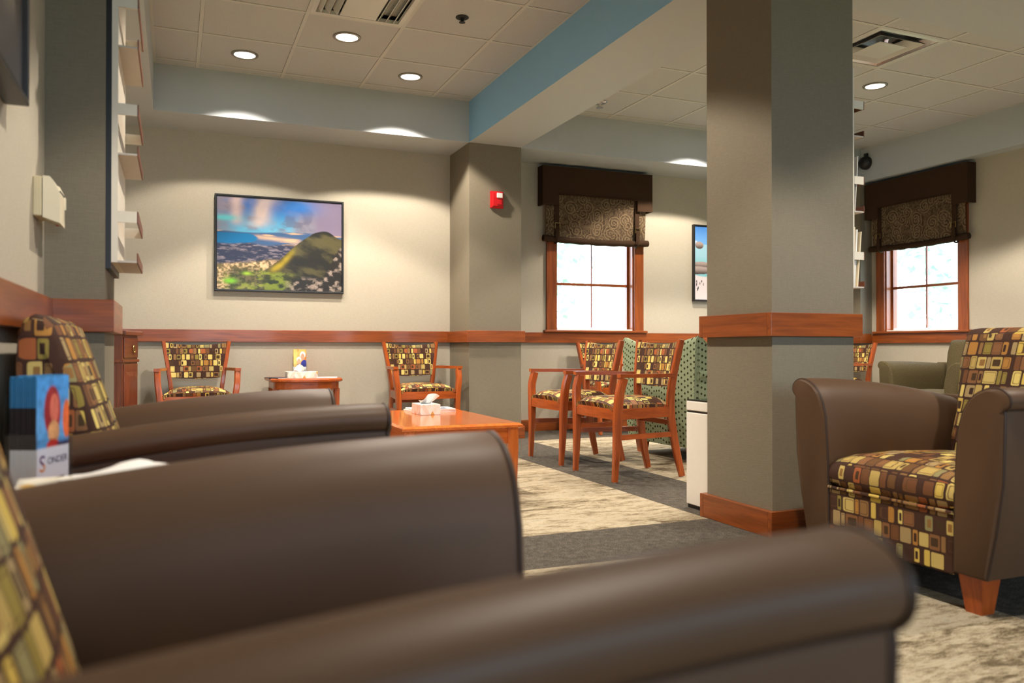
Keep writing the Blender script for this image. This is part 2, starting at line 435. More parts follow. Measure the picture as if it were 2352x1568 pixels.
# numpy value noise for printed pictures
def vnoise(x, y, seed):
    xi = np.floor(x).astype(int); yi = np.floor(y).astype(int); fx = x - xi; fy = y - yi
    fx = fx * fx * (3 - 2 * fx); fy = fy * fy * (3 - 2 * fy)
    def h(a, b):
        n = np.sin(a * 127.1 + b * 311.7 + seed * 74.7) * 43758.5453; return n - np.floor(n)
    return (h(xi, yi) * (1 - fx) + h(xi + 1, yi) * fx) * (1 - fy) + (h(xi, yi + 1) * (1 - fx) + h(xi + 1, yi + 1) * fx) * fy
def fbm(x, y, seed, o=5):
    s = 0; a = 0.5
    for k in range(o): s = s + a * vnoise(x * 2 ** k, y * 2 ** k, seed + k); a *= 0.5
    return s
def L3(c): return np.array(S(*c)[:3])
def print_sheet(name, x0, x1, z0, z1, y, nu, nv, fn, parent, mat='print', flip=False):
    """vertical sheet facing -y with colours from fn(u, v) (v up)"""
    us, vs = np.meshgrid((np.arange(nu) + 0.5) / nu, (np.arange(nv) + 0.5) / nv)
    colr = np.clip(fn(us, vs), 0, 1)
    mb = MB().grid(lambda u, v: (x0 + (x1 - x0) * u, y, z0 + (z1 - z0) * v), nu, nv)
    me = bpy.data.meshes.new(name); me.from_pydata(mb.v, [], mb.f)
    at = me.color_attributes.new('print', 'FLOAT_COLOR', 'CORNER')
    c4 = np.concatenate([colr.reshape(-1, 3), np.ones((nu * nv, 1))], 1)
    at.data.foreach_set('color', np.repeat(c4, 4, axis=0).astype(np.float32).ravel())
    me.update(); return link(name, me, mat, parent)
def mixc(c, m, col): return c * (1 - m[..., None]) + np.asarray(col) * m[..., None]
def sst(a, b, x): t = np.clip((x - a) / (b - a), 0, 1); return t * t * (3 - 2 * t)

def text_mesh(s, size):
    cu = bpy.data.curves.new('letters', 'FONT'); cu.body = s; cu.size = size; cu.extrude = 0.0001
    o = bpy.data.objects.new('letters', cu); COL.objects.link(o)
    dg = bpy.context.evaluated_depsgraph_get(); me = bpy.data.meshes.new_from_object(o.evaluated_get(dg))
    bpy.data.objects.remove(o); bpy.data.curves.remove(cu); return me

# ------------------------------------------------------------------ room shell
def slab_with_hole(axis, a0, a1, z0, z1, c0, c1, holes):
    """wall slab along axis with rectangular holes (h0,h1,hz0,hz1), c0..c1 its thickness"""
    mb = MB(); cuts = sorted({a0, a1, *[h for q in holes for h in q[:2]]})
    for s, e in zip(cuts[:-1], cuts[1:]):
        zs = [(z0, z1)]
        for h in holes:
            if h[0] <= s + 1e-6 and e <= h[1] + 1e-6:
                zs = [(z0, h[2]), (h[3], z1)]
        for p, q in zs:
            if axis == 'x': mb.box(s, c0, p, e, c1, q)
            else: mb.box(c0, s, p, c1, e, q)
    return mb

WIN1, WIN2 = 3.805, 5.88           # window centres on back (x) and right (y) wall
WHW, WZ0, WZ1 = 0.43, 0.955, 2.30
XALC = -0.80
# floor with charcoal bands under the beams
def make_floor():
    xs = [XALC - 0.1, 2.27, 2.77, XR + 0.1]; ys = [YREAR - 0.1, 2.63, 3.10, 6.28, YB + 0.1]
    mb = MB(); mats = []
    for i in range(3):
        for j in range(4):
            mb.add([(xs[i], ys[j], 0), (xs[i + 1], ys[j], 0), (xs[i + 1], ys[j + 1], 0), (xs[i], ys[j + 1], 0)], [(0, 1, 2, 3)])
            mats.append(1 if i == 1 or j in (1, 3) else 0)
    me = bpy.data.meshes.new('floor'); me.from_pydata(mb.v, [], mb.f); o = link('floor', me, 'carpet_l'); me.materials.append(M['carpet_d'])
    for p, m in zip(me.polygons, mats): p.material_index = m
    o['kind'] = 'structure'; o['label'] = 'beige streaked carpet crossed by charcoal carpet bands'
make_floor()
struct('wall_back', slab_with_hole('x', XALC - 0.1, XR + 0.15, 0, HC + 0.15, YB, YB + 0.15, [(WIN1 - WHW, WIN1 + WHW, WZ0, WZ1)]), 'wall', 'cream linen wall with the mountain picture and a window')
struct('wall_right', slab_with_hole('y', YREAR, YB, 0, HC + 0.15, XR, XR + 0.15, [(WIN2 - WHW, WIN2 + WHW, WZ0, WZ1)]), 'wall', 'cream linen side wall with a window')
struct('wall_left', MB().box(XL - 0.15, YREAR, 0, XL, 3.20, HC + 0.15), 'wall', 'cream wall beside the leather armchairs')
struct('wall_alcove', MB().box(XALC - 0.1, 3.20, 0, XALC, YB, HC + 0.15), 'wall', 'cream wall behind the narrow cabinet')
REARW = [(0.2, 1.9, 0.75, 2.25), (3.0, 4.7, 0.75, 2.25)]
struct('wall_rear', slab_with_hole('x', XL - 0.15, XR + 0.15, 0, HC + 0.15, YREAR - 0.15, YREAR, REARW), 'wall', 'cream wall with large windows')
struct('wall_pilaster_left', MB().box(XL, 2.78, 0, -0.196, 3.20, ZS), 'taupe', 'taupe pilaster carrying a brochure rack beside the leather armchairs')
struct('wall_pilaster_back', MB().box(BX0, YSF, 0, BX1, YB, ZS), 'taupe', 'taupe pilaster with the red fire alarm')
struct('wall_pilaster_right', MB().box(6.69, YSF, 0, XR, YB, ZS), 'taupe', 'taupe pilaster in the far corner')
struct('wall_column', MB().box(CX0, CY0, 0, CX1, CY1, ZS), 'taupe', 'square taupe column with a wooden band')

# soffits and beams
struct('ceiling_soffit_back', MB().box(XALC, YSF, ZS, BX0, YB, HC + 0.15).box(BX1, YSF, ZS, XR, YB, HC + 0.15), 'paint', 'pale painted soffit along the window wall')
struct('ceiling_soffit_left', MB().box(XALC, BY1, ZS, XLS, YSF, HC + 0.15).box(XL, YREAR, ZS, XLS, BY0, HC + 0.15), 'paint', 'pale painted soffit above the brochure rack')
struct('ceiling_soffit_right', MB().box(XRS, BY1, ZS, XR, YSF, HC + 0.15).box(XRS, YREAR, ZS, XR, BY0, HC + 0.15), 'paint', 'pale painted soffit above the side window')
bm_ = MB().box(BX0, BY1, ZS, BX1, YB, HC + 0.15)
ob = struct('ceiling_beam', bm_, 'paint', 'dropped ceiling beam with a blue side, running to the fire alarm pilaster')
ob.data.materials.append(M['blue'])
for p in ob.data.polygons:
    if p.normal.x < -0.9: p.material_index = 1
struct('ceiling_beam_cross', MB().box(XL, BY0, ZS, XR, BY1, HC + 0.15).box(BX0, YREAR, ZS, BX1, BY0, HC + 0.15), 'paint', 'dropped ceiling beam crossing over the column')

# ceiling: every tile and every tee of the grid in view
ceil = struct('ceiling', MB().box(XALC - 0.1, YREAR - 0.1, HC + 0.152, XR + 0.15, YB + 0.1, HC + 0.2), 'paint', 'suspended ceiling of square mineral tiles in a metal grid')
part('ceiling_panel', MB().box(XLS, YREAR, HC, BX0, BY0, HC + 0.03), 'tile', ceil)
part('ceiling_panel', MB().box(BX1, YREAR, HC, XRS, BY0, HC + 0.03), 'tile', ceil)
tile_cache = {}
def tile_at(x0, y0, x1, y1):
    g = 0.008; w_, d_ = x1 - x0 - 2 * g, y1 - y0 - 2 * g
    if w_ < 0.02 or d_ < 0.02: return
    k = (round(w_, 3), round(d_, 3))
    if k not in tile_cache:
        c = 0.006; z0 = HC + 0.002
        mb = MB().loft([[(-w_ / 2 + c, -d_ / 2 + c, 0), (w_ / 2 - c, -d_ / 2 + c, 0), (w_ / 2 - c, d_ / 2 - c, 0), (-w_ / 2 + c, d_ / 2 - c, 0)],
                        [(-w_ / 2, -d_ / 2, 0.008), (w_ / 2, -d_ / 2, 0.008), (w_ / 2, d_ / 2, 0.008), (-w_ / 2, d_ / 2, 0.008)],
                        [(-w_ / 2, -d_ / 2, 0.02), (w_ / 2, -d_ / 2, 0.02), (w_ / 2, d_ / 2, 0.02), (-w_ / 2, d_ / 2, 0.02)]])
        me = mb.mesh('tile'); me.materials.append(M['tile']); tile_cache[k] = me
    o = bpy.data.objects.new('tile', tile_cache[k]); COL.objects.link(o); o.parent = ceil
    o.location = ((x0 + x1) / 2, (y0 + y1) / 2, HC + 0.001)
def ceiling_bay(x0, x1, y0, y1, gx, gy, skip=()):
    xs = [x0] + [gx + i * T for i in range(-20, 20) if x0 + 0.03 < gx + i * T < x1 - 0.03] + [x1]
    ys = [y0] + [gy + i * T for i in range(-20, 20) if y0 + 0.03 < gy + i * T < y1 - 0.03] + [y1]
    for i in range(len(xs) - 1):
        for j in range(len(ys) - 1):
            c = ((xs[i] + xs[i + 1]) / 2, (ys[j] + ys[j + 1]) / 2)
            if any(abs(c[0] - a) < 0.2 and abs(c[1] - b) < 0.2 for a, b in skip): continue
            tile_at(xs[i], ys[j], xs[i + 1], ys[j + 1])
    for x in xs[1:-1]: part('ceiling_tee', MB().box(x - 0.012, y0, HC - 0.003, x + 0.012, y1, HC + 0.012), 'tee', ceil)
    for y in ys[1:-1]: part('ceiling_tee', MB().box(x0, y - 0.012, HC - 0.0025, x1, y + 0.012, HC + 0.012), 'tee', ceil)
    part('wall_angle', MB().box(x0, y1 - 0.018, HC - 0.002, x1, y1, HC + 0.01), 'tee', ceil)
    part('wall_angle', MB().box(x1 - 0.018, y0, HC - 0.002, x1, y1 - 0.018, HC + 0.01), 'tee', ceil)
    part('wall_angle', MB().box(x0, y0, HC - 0.002, x0 + 0.018, y1 - 0.018, HC + 0.01), 'tee', ceil)
GLX, GLY, GRX, GRY = 0.1565, 5.7696, 4.2562, 3.9451
DIF_L = (GLX + 1.5 * T, GLY - 1.5 * T); DIF_R = (GRX + 0.5 * T, GRY + 0.5 * T)
ceiling_bay(XLS, BX0, BY1, YSF, GLX, GLY, [DIF_L])
ceiling_bay(BX1, XRS, BY1, YSF, GRX, GRY, [DIF_R])

# chair rails and baseboards
def ring_trim(name, x0, x1, y0, y1, sides, z0, z1, t, mats, label):
    """band round a pier; sides among 'l','f','r','b'"""
    par = None; first = True
    for s in sides:
        e = t
        q = {'f': (x0 - (e if 'l' in sides else 0), y0 - e, x1 + (e if 'r' in sides else 0), y0), 'b': (x0 - e, y1, x1 + e, y1 + e),
             'l': (x0 - e, y0, x0, y1), 'r': (x1, y0, x1 + e, y1)}[s]
        mb = MB().cbox(q[0], q[1], z0, q[2], q[3], z1, 0.002)
        o = part(name if first else 'trim_board', mb, mats + ('_x' if s in 'fb' else '_y'), par)
        if first: par = o; o['kind'] = 'structure'; o['label'] = label; first = False
def straight(name, x0, y0, x1, y1, z0, z1, mat, label):
    o = part(name, MB().cbox(x0, y0, z0, x1, y1, z1, 0.002), mat); o['kind'] = 'structure'; o['label'] = label
R_, B_ = (RZ0, RZ1, RT), (0.0, BH, BT)
for (z0, z1, t), nm, k in ((R_, 'trim', 'wooden chair rail'), (B_, 'baseboard', 'wooden baseboard')):
    n = (lambda i, side: f'trim_{i}') if nm == 'trim' else (lambda i, side: f'baseboard_{side}')
    straight(n(1, 'back'), XALC, YB - t, BX0 - t, YB, z0, z1, 'rail_x', k + ' along the wall of the mountain picture')
    ring_trim(n(2, 'pilaster_back'), BX0, BX1, YSF, YB - 0.0, 'flr', z0, z1, t, 'rail', k + ' round the fire alarm pilaster')
    straight(n(3, 'window_wall'), BX1 + t, YB - t, 6.69 - t, YB, z0, z1, 'rail_x', k + ' under the back window')
    ring_trim(n(4, 'column'), CX0, CX1, CY0, CY1, 'flrb', z0, z1, t, 'rail', k + ' wrapped round the square column')
    straight(n(5, 'right'), XR - t, YREAR, XR, YSF - t, z0, z1, 'rail_y', k + ' under the side window')
    ring_trim(n(6, 'pilaster_right'), 6.69, XR - t, YSF, YB, 'fl', z0, z1, t, 'rail', k + ' round the far corner pilaster')
    straight(n(7, 'left'), XL, YREAR, XL + t, 2.78 - t, z0, z1, 'rail_y', k + ' behind the leather armchairs')
    ring_trim(n(8, 'pilaster_left'), XL, -0.196, 2.78, 3.20, 'fr', z0, z1, t, 'rail', k + ' round the pilaster with the brochure rack')

# ------------------------------------------------------------------ windows and shades
def make_window(name, loc, rz, label):
    w0 = bpy.data.objects.new(name, None); COL.objects.link(w0); w0.location = loc; w0.rotation_euler = (0, 0, rz)
    w0['kind'] = 'structure'; w0['label'] = label
    h = WHW; c = 0.105
    part('casing', MB().cbox(-h - c, -0.022, WZ0 - 0.02, -h, 0, WZ1 + c, 0.003), 'rail_z', w0)
    part('casing', MB().cbox(h, -0.022, WZ0 - 0.02, h + c, 0, WZ1 + c, 0.003), 'rail_z', w0)
    part('casing', MB().cbox(-h, -0.022, WZ1, h, 0, WZ1 + c, 0.003), 'rail_x', w0)
    part('window_sill', MB().cbox(-h - c - 0.03, -0.05, WZ0 - 0.022, h + c + 0.03, 0.0, WZ0, 0.004), 'rail_x', w0)
    for s in (-1, 1): part('jamb', MB().box(s * h - (0.014 if s > 0 else 0), 0.0, WZ0, s * h + (0.014 if s < 0 else 0), 0.15, WZ1), 'rail_z', w0)
    part('jamb', MB().box(-h + 0.014, 0.0, WZ1 - 0.014, h - 0.014, 0.15, WZ1), 'rail_x', w0)
    part('jamb', MB().box(-h + 0.014, 0.0, WZ0, h - 0.014, 0.15, WZ0 + 0.012), 'outwhite', w0)
    a, y0, y1 = h - 0.014, 0.07, 0.105; zb, zt = WZ0 + 0.012, WZ1 - 0.014
    for s in (-1, 1):
        x = s * a
        part('sash_stile', MB().box(min(x, x - s * 0.022), y0, zb, max(x, x - s * 0.022), y1, zt), 'rail_z', w0)
    part('sash_rail', MB().box(-a + 0.022, y0, zb, a - 0.022, y1, zb + 0.018), 'outwhite', w0)
    part('sash_rail', MB().box(-a + 0.022, y0, zt - 0.03, a - 0.022, y1, zt), 'rail_x', w0)
    mz = [1.405, 1.85]; xm = 0.0
    for z in mz: part('muntin', MB().cbox(-a + 0.022, y0 + 0.004, z - 0.013, a - 0.022, y1 - 0.004, z + 0.013, 0.003), 'rail_x', w0)
    zz = [zb + 0.018] + mz + [zt - 0.03]
    for k in range(3):
        lo, hi = zz[k] + (0.013 if k else 0), zz[k + 1] - (0.013 if k < 2 else 0)
        part('muntin', MB().box(xm - 0.006, y0 + 0.008, lo, xm + 0.006, y1 - 0.008, hi), 'rail_z', w0)
        for q0, q1 in ((-a + 0.022, xm - 0.006), (xm + 0.006, a - 0.022)):
            part('pane', MB().box(q0, 0.086, lo, q1, 0.089, hi), 'glass', w0)
    return w0
make_window('window_1', (WIN1, YB, 0), 0, 'wood framed window in the back wall')
make_window('window_2', (XR, WIN2, 0), -math.pi / 2, 'wood framed window in the side wall')
for i, q in enumerate(REARW):      # windows behind the camera
    w0 = bpy.data.objects.new(f'window_{3 + i}', None); COL.objects.link(w0); w0['kind'] = 'structure'; w0['label'] = 'large window in the rear wall'
    for x in (q[0], (q[0] + q[1]) / 2 - 0.03, q[1] - 0.06): part('sash_stile', MB().box(x, YREAR - 0.1, q[2], x + 0.06, YREAR - 0.04, q[3]), 'rail_z', w0)
    for z in (q[2], q[3] - 0.06): part('sash_rail', MB().box(q[0] + 0.06, YREAR - 0.1, z, q[1] - 0.06, YREAR - 0.04, z + 0.06), 'rail_x', w0)
    part('pane', MB().box(q[0] + 0.06, YREAR - 0.072, q[2] + 0.06, q[1] - 0.06, YREAR - 0.068, q[3] - 0.06), 'glass', w0)
def portal(loc, rot, sx, sy):
    l = bpy.data.lights.new('daylight_portal', 'AREA'); l.shape = 'RECTANGLE'; l.size = sx; l.size_y = sy
    l.cycles.is_portal = True; o = bpy.data.objects.new('daylight_portal', l); COL.objects.link(o); o.location = loc; o.rotation_euler = rot
portal((WIN1, YB + 0.16, 1.63), (rad(-90), 0, 0), 0.9, 1.4)
portal((XR + 0.16, WIN2, 1.63), (rad(-90), 0, rad(-90)), 0.9, 1.4)
for q in REARW: portal(((q[0] + q[1]) / 2, YREAR - 0.16, 1.5), (rad(90), 0, 0), 1.7, 1.5)

def make_shade(loc, rz, label):
    t = thing('roman_shade', label, 'window shade', loc, rz, 'paisley roman shades')
    hw, d, z0, zc, z1 = 0.60, 0.115, 2.13, 2.235, 2.50
    # pelmet: board front with square drops at both ends, returns and top
    def outline(y): return [(-hw, y, z1), (-hw, y, z0), (-hw + 0.17, y, z0), (-hw + 0.17, y, zc), (hw - 0.17, y, zc), (hw - 0.17, y, z0), (hw, y, z0), (hw, y, z1)]
    part('pelmet', MB().loft([outline(-d), outline(-d + 0.018)]).box(-hw, -d + 0.018, z0, -hw + 0.018, -0.002, z1).box(hw - 0.018, -d + 0.018, z0, hw, -0.002, z1).box(-hw + 0.018, -d + 0.018, z1 - 0.018, hw - 0.018, -0.002, z1), 'brownfab', t)
    part('cord_trim', MB().tube([(-hw + 0.17, -d - 0.004, zc), (hw - 0.17, -d - 0.004, zc)], 0.005, 6), 'brownfab', t, 40)
    # shade cloth sagging a little to the roll
    def cloth(u, v):
        x = -0.545 + 1.09 * u; sag = 0.018 * math.sin(math.pi * u)
        return (x, -0.062 - 0.006 * math.sin(u * 19) * (1 - v) - 0.012 * math.sin(math.pi * v), (1.845 - sag) + (2.46 - 1.845 + sag) * v)
    cl = MB().grid(cloth, 40, 16); off = [(x, y + 0.004, z) for x, y, z in cl.v]; n = len(cl.v)
    cl.v += off; cl.f += [tuple(n + i for i in reversed(f)) for f in list(cl.f)]
    part('shade_cloth', cl, 'paisley', t, 60, True)
    part('cloth_roll', MB().tube([(-0.575 + 1.15 * k / 24, -0.066, 1.822 - 0.018 * math.sin(math.pi * k / 24)) for k in range(25)], [0.030 + 0.003 * math.sin(k * 1.7) for k in range(25)], 14), 'brownfab', t, 50)
    for s in (-1, 1):
        x = s * 0.44
        st = part('strap', MB().box(x - 0.024, -0.088, 1.86, x + 0.024, -0.082, 2.40), 'brownfab', t)
        part('strap_loop', MB().tube([(x, -0.066 + 0.037 * math.cos(a), 1.815 + 0.040 * math.sin(a)) for a in [2 * math.pi * k / 16 for k in range(16)]], 0.009, 6, True), 'brownfab', st, 50)
        part('strap_tail', MB().cbox(x - 0.02, -0.104, 1.80, x + 0.02, -0.096, 1.935, 0.003), 'brownfab', st)
        part('buckle', MB().tube([(x - 0.026, -0.102, 1.915), (x - 0.026, -0.102, 1.965), (x + 0.026, -0.102, 1.965), (x + 0.026, -0.102, 1.915)], 0.0045, 6), 'brass', st, 40)
    return t
make_shade((WIN1 - 0.02, YB, 0), 0, 'brown pelmet and paisley roman shade over the window beside the fire alarm pilaster')
make_shade((XR, WIN2 - 0.01, 0), -math.pi / 2, 'brown pelmet and paisley roman shade over the window behind the olive armchair')

# outside, seen through the panes
struct('ground', MB().box(-14, -22, -0.35, 34, 34, -0.25), 'lawn', 'pale lawn outside the windows')
def porch_post(loc, label):
    t = thing('porch_post', label, 'post', loc, 0, 'white porch posts outside')
    part('base', MB().cbox(-0.17, -0.17, -0.25, 0.17, 0.17, 0.05, 0.01), 'outwhite', t)
    part('shaft', MB().cbox(-0.13, -0.13, 0.05, 0.13, 0.13, 3.0, 0.01), 'outwhite', t)
    part('cap', MB().cbox(-0.17, -0.17, 3.0, 0.17, 0.17, 3.15, 0.01), 'outwhite', t)
porch_post((4.75, 8.3, 0), 'square white porch post outside the window beside the fire alarm pilaster')
porch_post((8.4, 6.55, 0), 'square white porch post outside the window behind the olive armchair')
def tree(loc, h, r, seed, label):
    t = thing('tree', label, 'tree', loc, 0, 'trees outside'); rnd = random.Random(seed)
    part('trunk', MB().tube(bez([(0, 0, -0.3), (0.05, 0.02, h * 0.3), (-0.04, 0, h * 0.55), (0, 0, h * 0.85)], 4), [0.14 - 0.008 * k for k in range(13)], 8), 'bark', t, 60)
    mb = MB()
    for k in range(1500):
        a, b = rnd.uniform(0, 2 * math.pi), math.acos(rnd.uniform(-1, 1)); q = r * rnd.uniform(0.55, 1.0)
        c = Vector((q * math.sin(b) * math.cos(a), q * math.sin(b) * math.sin(a), h * 0.62 + q * 1.25 * math.cos(b)))
        n = Vector((rnd.gauss(0, 1), rnd.gauss(0, 1), rnd.gauss(0, 1))).normalized(); s = n.orthogonal().normalized() * 0.16; u = n.cross(s)
        mb.add([c - s, c - u * 0.5, c + s, c + u * 0.5], [(0, 1, 2, 3)])
    o = part('foliage', mb, 'leaf', t); o['kind'] = 'stuff'
tree((5.6, 14.5, 0), 4.2, 1.5, 1, 'leafy pale green tree outside the window beside the fire alarm pilaster')
tree((13.6, 10.3, 0), 4.4, 1.7, 2, 'leafy pale green tree outside the window behind the olive armchair')
tree((7.2, 17.5, 0), 5.2, 2.0, 3, 'larger tree standing farther off on the lawn')

# ------------------------------------------------------------------ ceiling fittings
def make_downlight():
    t = thing('downlight', 'round recessed ceiling downlight', 'ceiling light', (0, 0, HC))
    part('trim_ring', MB().lathe([(0.073, -0.001), (0.074, -0.006), (0.082, -0.010), (0.093, -0.006), (0.094, 0.0)], 40), 'lampring', t, 50)
    part('lens', MB().lathe([(0.0005, -0.0035), (0.04, -0.0038), (0.0735, -0.003), (0.0735, 0.0)], 40), 'lens', t, 50)
    return t
dl0 = make_downlight()
LIGHTS = [((GLX + 0.5 * T, GLY + 0.5 * T), 'lit downlight above the chair beside the narrow cabinet', 1.0),
          ((GLX + 2.5 * T, GLY + 0.5 * T), 'lit downlight in the tile nearest the blue sided beam and back soffit', 1.0),
          ((GLX + 1.5 * T, GLY - 0.5 * T), 'lit downlight in the tile next to the slotted air diffuser', 1.0),
          ((GRX + 0.5 * T, GRY + 3.5 * T), 'lit downlight half hidden by the square column, in front of the window wall soffit', 1.0),
          ((GRX + 1.5 * T, GRY + 1.5 * T), 'lit downlight beside the shiny stepped air diffuser', 1.0),
          ((GLX + 1.5 * T, GLY - 3.5 * T), 'lit downlight above the coffee table', 1.0),
          ((GRX + 2.5 * T, GRY - 0.5 * T), 'added downlight out of view beyond the stepped air diffuser, brightening the bay', 1.0),  # unseen lamp added to brighten the dim ceiling and floor of the right bay
          ((GRX - 0.5 * T, GRY + 1.5 * T), 'added downlight hidden by the column above the dotted armchair, brightening the bay', 1.0),  # extra lamp added out of sight behind the column, more fill for the right bay
          ((1.07, 1.25), 'lit downlight in front of the leather armchairs', 1.0),
          ((3.7, 1.25), 'lit downlight above the armchair beside the column', 1.0),
          ]
for i, ((x, y), lab, k) in enumerate(LIGHTS):
    o = dl0 if i == 0 else copy_tree(dl0)
    o.location = (x, y, HC); o['label'] = lab; o['group'] = 'recessed downlights in the ceiling'
    ld = bpy.data.lights.new('downlight_beam', 'SPOT'); ld.shadow_soft_size = 0.05; ld.energy = LAMP_W * k; ld.color = LAMP_COL; ld.spot_size = LAMP_CONE; ld.spot_blend = 0.18
    lo = bpy.data.objects.new('downlight_beam', ld); COL.objects.link(lo); lo.parent = o; lo.location = (0, 0, -0.014)

def sprinkler(loc, mat, label, k=1.0):
    t = thing('fire_sprinkler', label, 'sprinkler', loc); t.scale = (k, k, k)
    part('escutcheon', MB().lathe([(0.001, 0.0), (0.040, 0.0), (0.042, -0.004), (0.034, -0.010), (0.020, -0.012), (0.001, -0.012)], 28), mat, t, 50)
    part('nozzle', MB().lathe([(0.001, -0.012), (0.012, -0.012), (0.010, -0.030), (0.001, -0.030)], 16), 'dark' if mat == 'metal' else mat, t, 50)
    part('deflector', MB().lathe([(0.001, -0.030), (0.020, -0.032), (0.020, -0.035), (0.001, -0.036)], 20), mat, t, 40)
sprinkler((GLX + 2.5 * T, GLY - 1.5 * T, HC), 'dark', 'small dark fire sprinkler in the tile beside the slotted diffuser')
sprinkler((GRX - 1.5 * T, GRY + 3.5 * T, HC), 'chrome', 'small chrome fire sprinkler just behind the beam', 1.5)

def slot_diffuser(loc):
    t = thing('slotted_air_diffuser', 'white square ceiling air diffuser with long parallel slots', 'air vent', loc); h = T / 2 - 0.012
    part('frame', MB().box(-h, -h, -0.004, h, -h + 0.03, 0.02).box(-h, h - 0.03, -0.004, h, h, 0.02).box(-h, -h + 0.03, -0.004, -h + 0.03, h - 0.03, 0.02).box(h - 0.03, -h + 0.03, -0.004, h, h - 0.03, 0.02), 'diff', t)
    part('plenum', MB().box(-h + 0.03, -h + 0.03, 0.045, h - 0.03, h - 0.03, 0.06), 'diff', t)
    part('centre_plate', MB().cbox(-0.115, -h + 0.031, -0.003, 0.115, h - 0.031, 0.006, 0.002), 'diff', t)
    for s in (-1, 1):
        for k in range(3):
            x = s * (0.145 + 0.05 * k)
            part('louver', MB().loft([[(x - s * 0.018, y, -0.002), (x - s * 0.014, y, -0.004), (x + s * 0.014, y, 0.032), (x + s * 0.010, y, 0.034)] for y in (-h + 0.031, h - 0.031)]), 'diff', t)
slot_diffuser((*DIF_L, HC))
def plaque_diffuser(loc):
    t = thing('stepped_air_diffuser', 'shiny square ceiling air diffuser with stepped plates', 'air vent', loc); h = T / 2 - 0.012
    def frust(a, za, b, zb, th=0.004):
        q = lambda r, z: [(-r, -r, z), (r, -r, z), (r, r, z), (-r, r, z)]
        mb = MB()
        A, B, C, D = q(a, za), q(b, zb), q(b, zb + th), q(a, za + th)
        vs = A + B + C + D; fs = []
        for s0, s1 in ((0, 4), (4, 8), (8, 12), (12, 0)):
            for j in range(4): k = (j + 1) % 4; fs.append((s0 + j, s0 + k, s1 + k, s1 + j))
        return mb.add(vs, fs)
    part('frame', frust(h, -0.003, h - 0.03, -0.004), 'diff', t)
    part('outer_cone', frust(h - 0.03, 0.0, h - 0.13, 0.085), 'chrome', t)
    part('middle_cone', frust(0.205, -0.008, 0.135, 0.05), 'diff', t)
    part('centre_plate', MB().cbox(-0.125, -0.125, -0.012, 0.125, 0.125, -0.006, 0.002), 'diff', t)
    part('duct', MB().box(-h + 0.131, -h + 0.131, 0.088, h - 0.131, h - 0.131, 0.10), 'duct', t)
    part('damper_strap', MB().bar((0.05, -0.02, 0.07), (0.18, 0.12, 0.045), 0.025, 0.003), 'chrome', t)
plaque_diffuser((*DIF_R, HC))
t = thing('wall_speaker', 'small round black speaker on the soffit in the far corner', 'speaker', (XRS, 6.41, 2.72))
part('body', MB().loft([[(-d, r * math.cos(a), r * math.sin(a)) for a in [2 * math.pi * k / 24 for k in range(24)]] for d, r in ((0.0, 0.07), (0.03, 0.07), (0.06, 0.055), (0.075, 0.025))]), 'black', t, 40)
part('bracket', MB().box(-0.02, -0.02, 0.07, 0.0, 0.02, 0.10), 'black', t)

# ------------------------------------------------------------------ pictures
def framed(name, loc, rz, w_, h_, fn, label, nu, nv, d=0.04):
    t = thing(name, label, 'picture', loc, rz); f = 0.014
    part('frame', MB().cbox(-w_ / 2, -d, -h_ / 2, w_ / 2, 0, -h_ / 2 + f, 0.002).cbox(-w_ / 2, -d, h_ / 2 - f, w_ / 2, 0, h_ / 2, 0.002).cbox(-w_ / 2, -d, -h_ / 2 + f, -w_ / 2 + f, 0, h_ / 2 - f, 0.002).cbox(w_ / 2 - f, -d, -h_ / 2 + f, w_ / 2, 0, h_ / 2 - f, 0.002), 'black', t)
    part('backing', MB().box(-w_ / 2 + f, -d + 0.014, -h_ / 2 + f, w_ / 2 - f, -0.001, h_ / 2 - f), 'black', t)
    g = f + 0.004
    print_sheet('photo_print', -w_ / 2 + g, w_ / 2 - g, -h_ / 2 + g, h_ / 2 - g, -d + 0.012, nu, nv, fn, t)
    return t
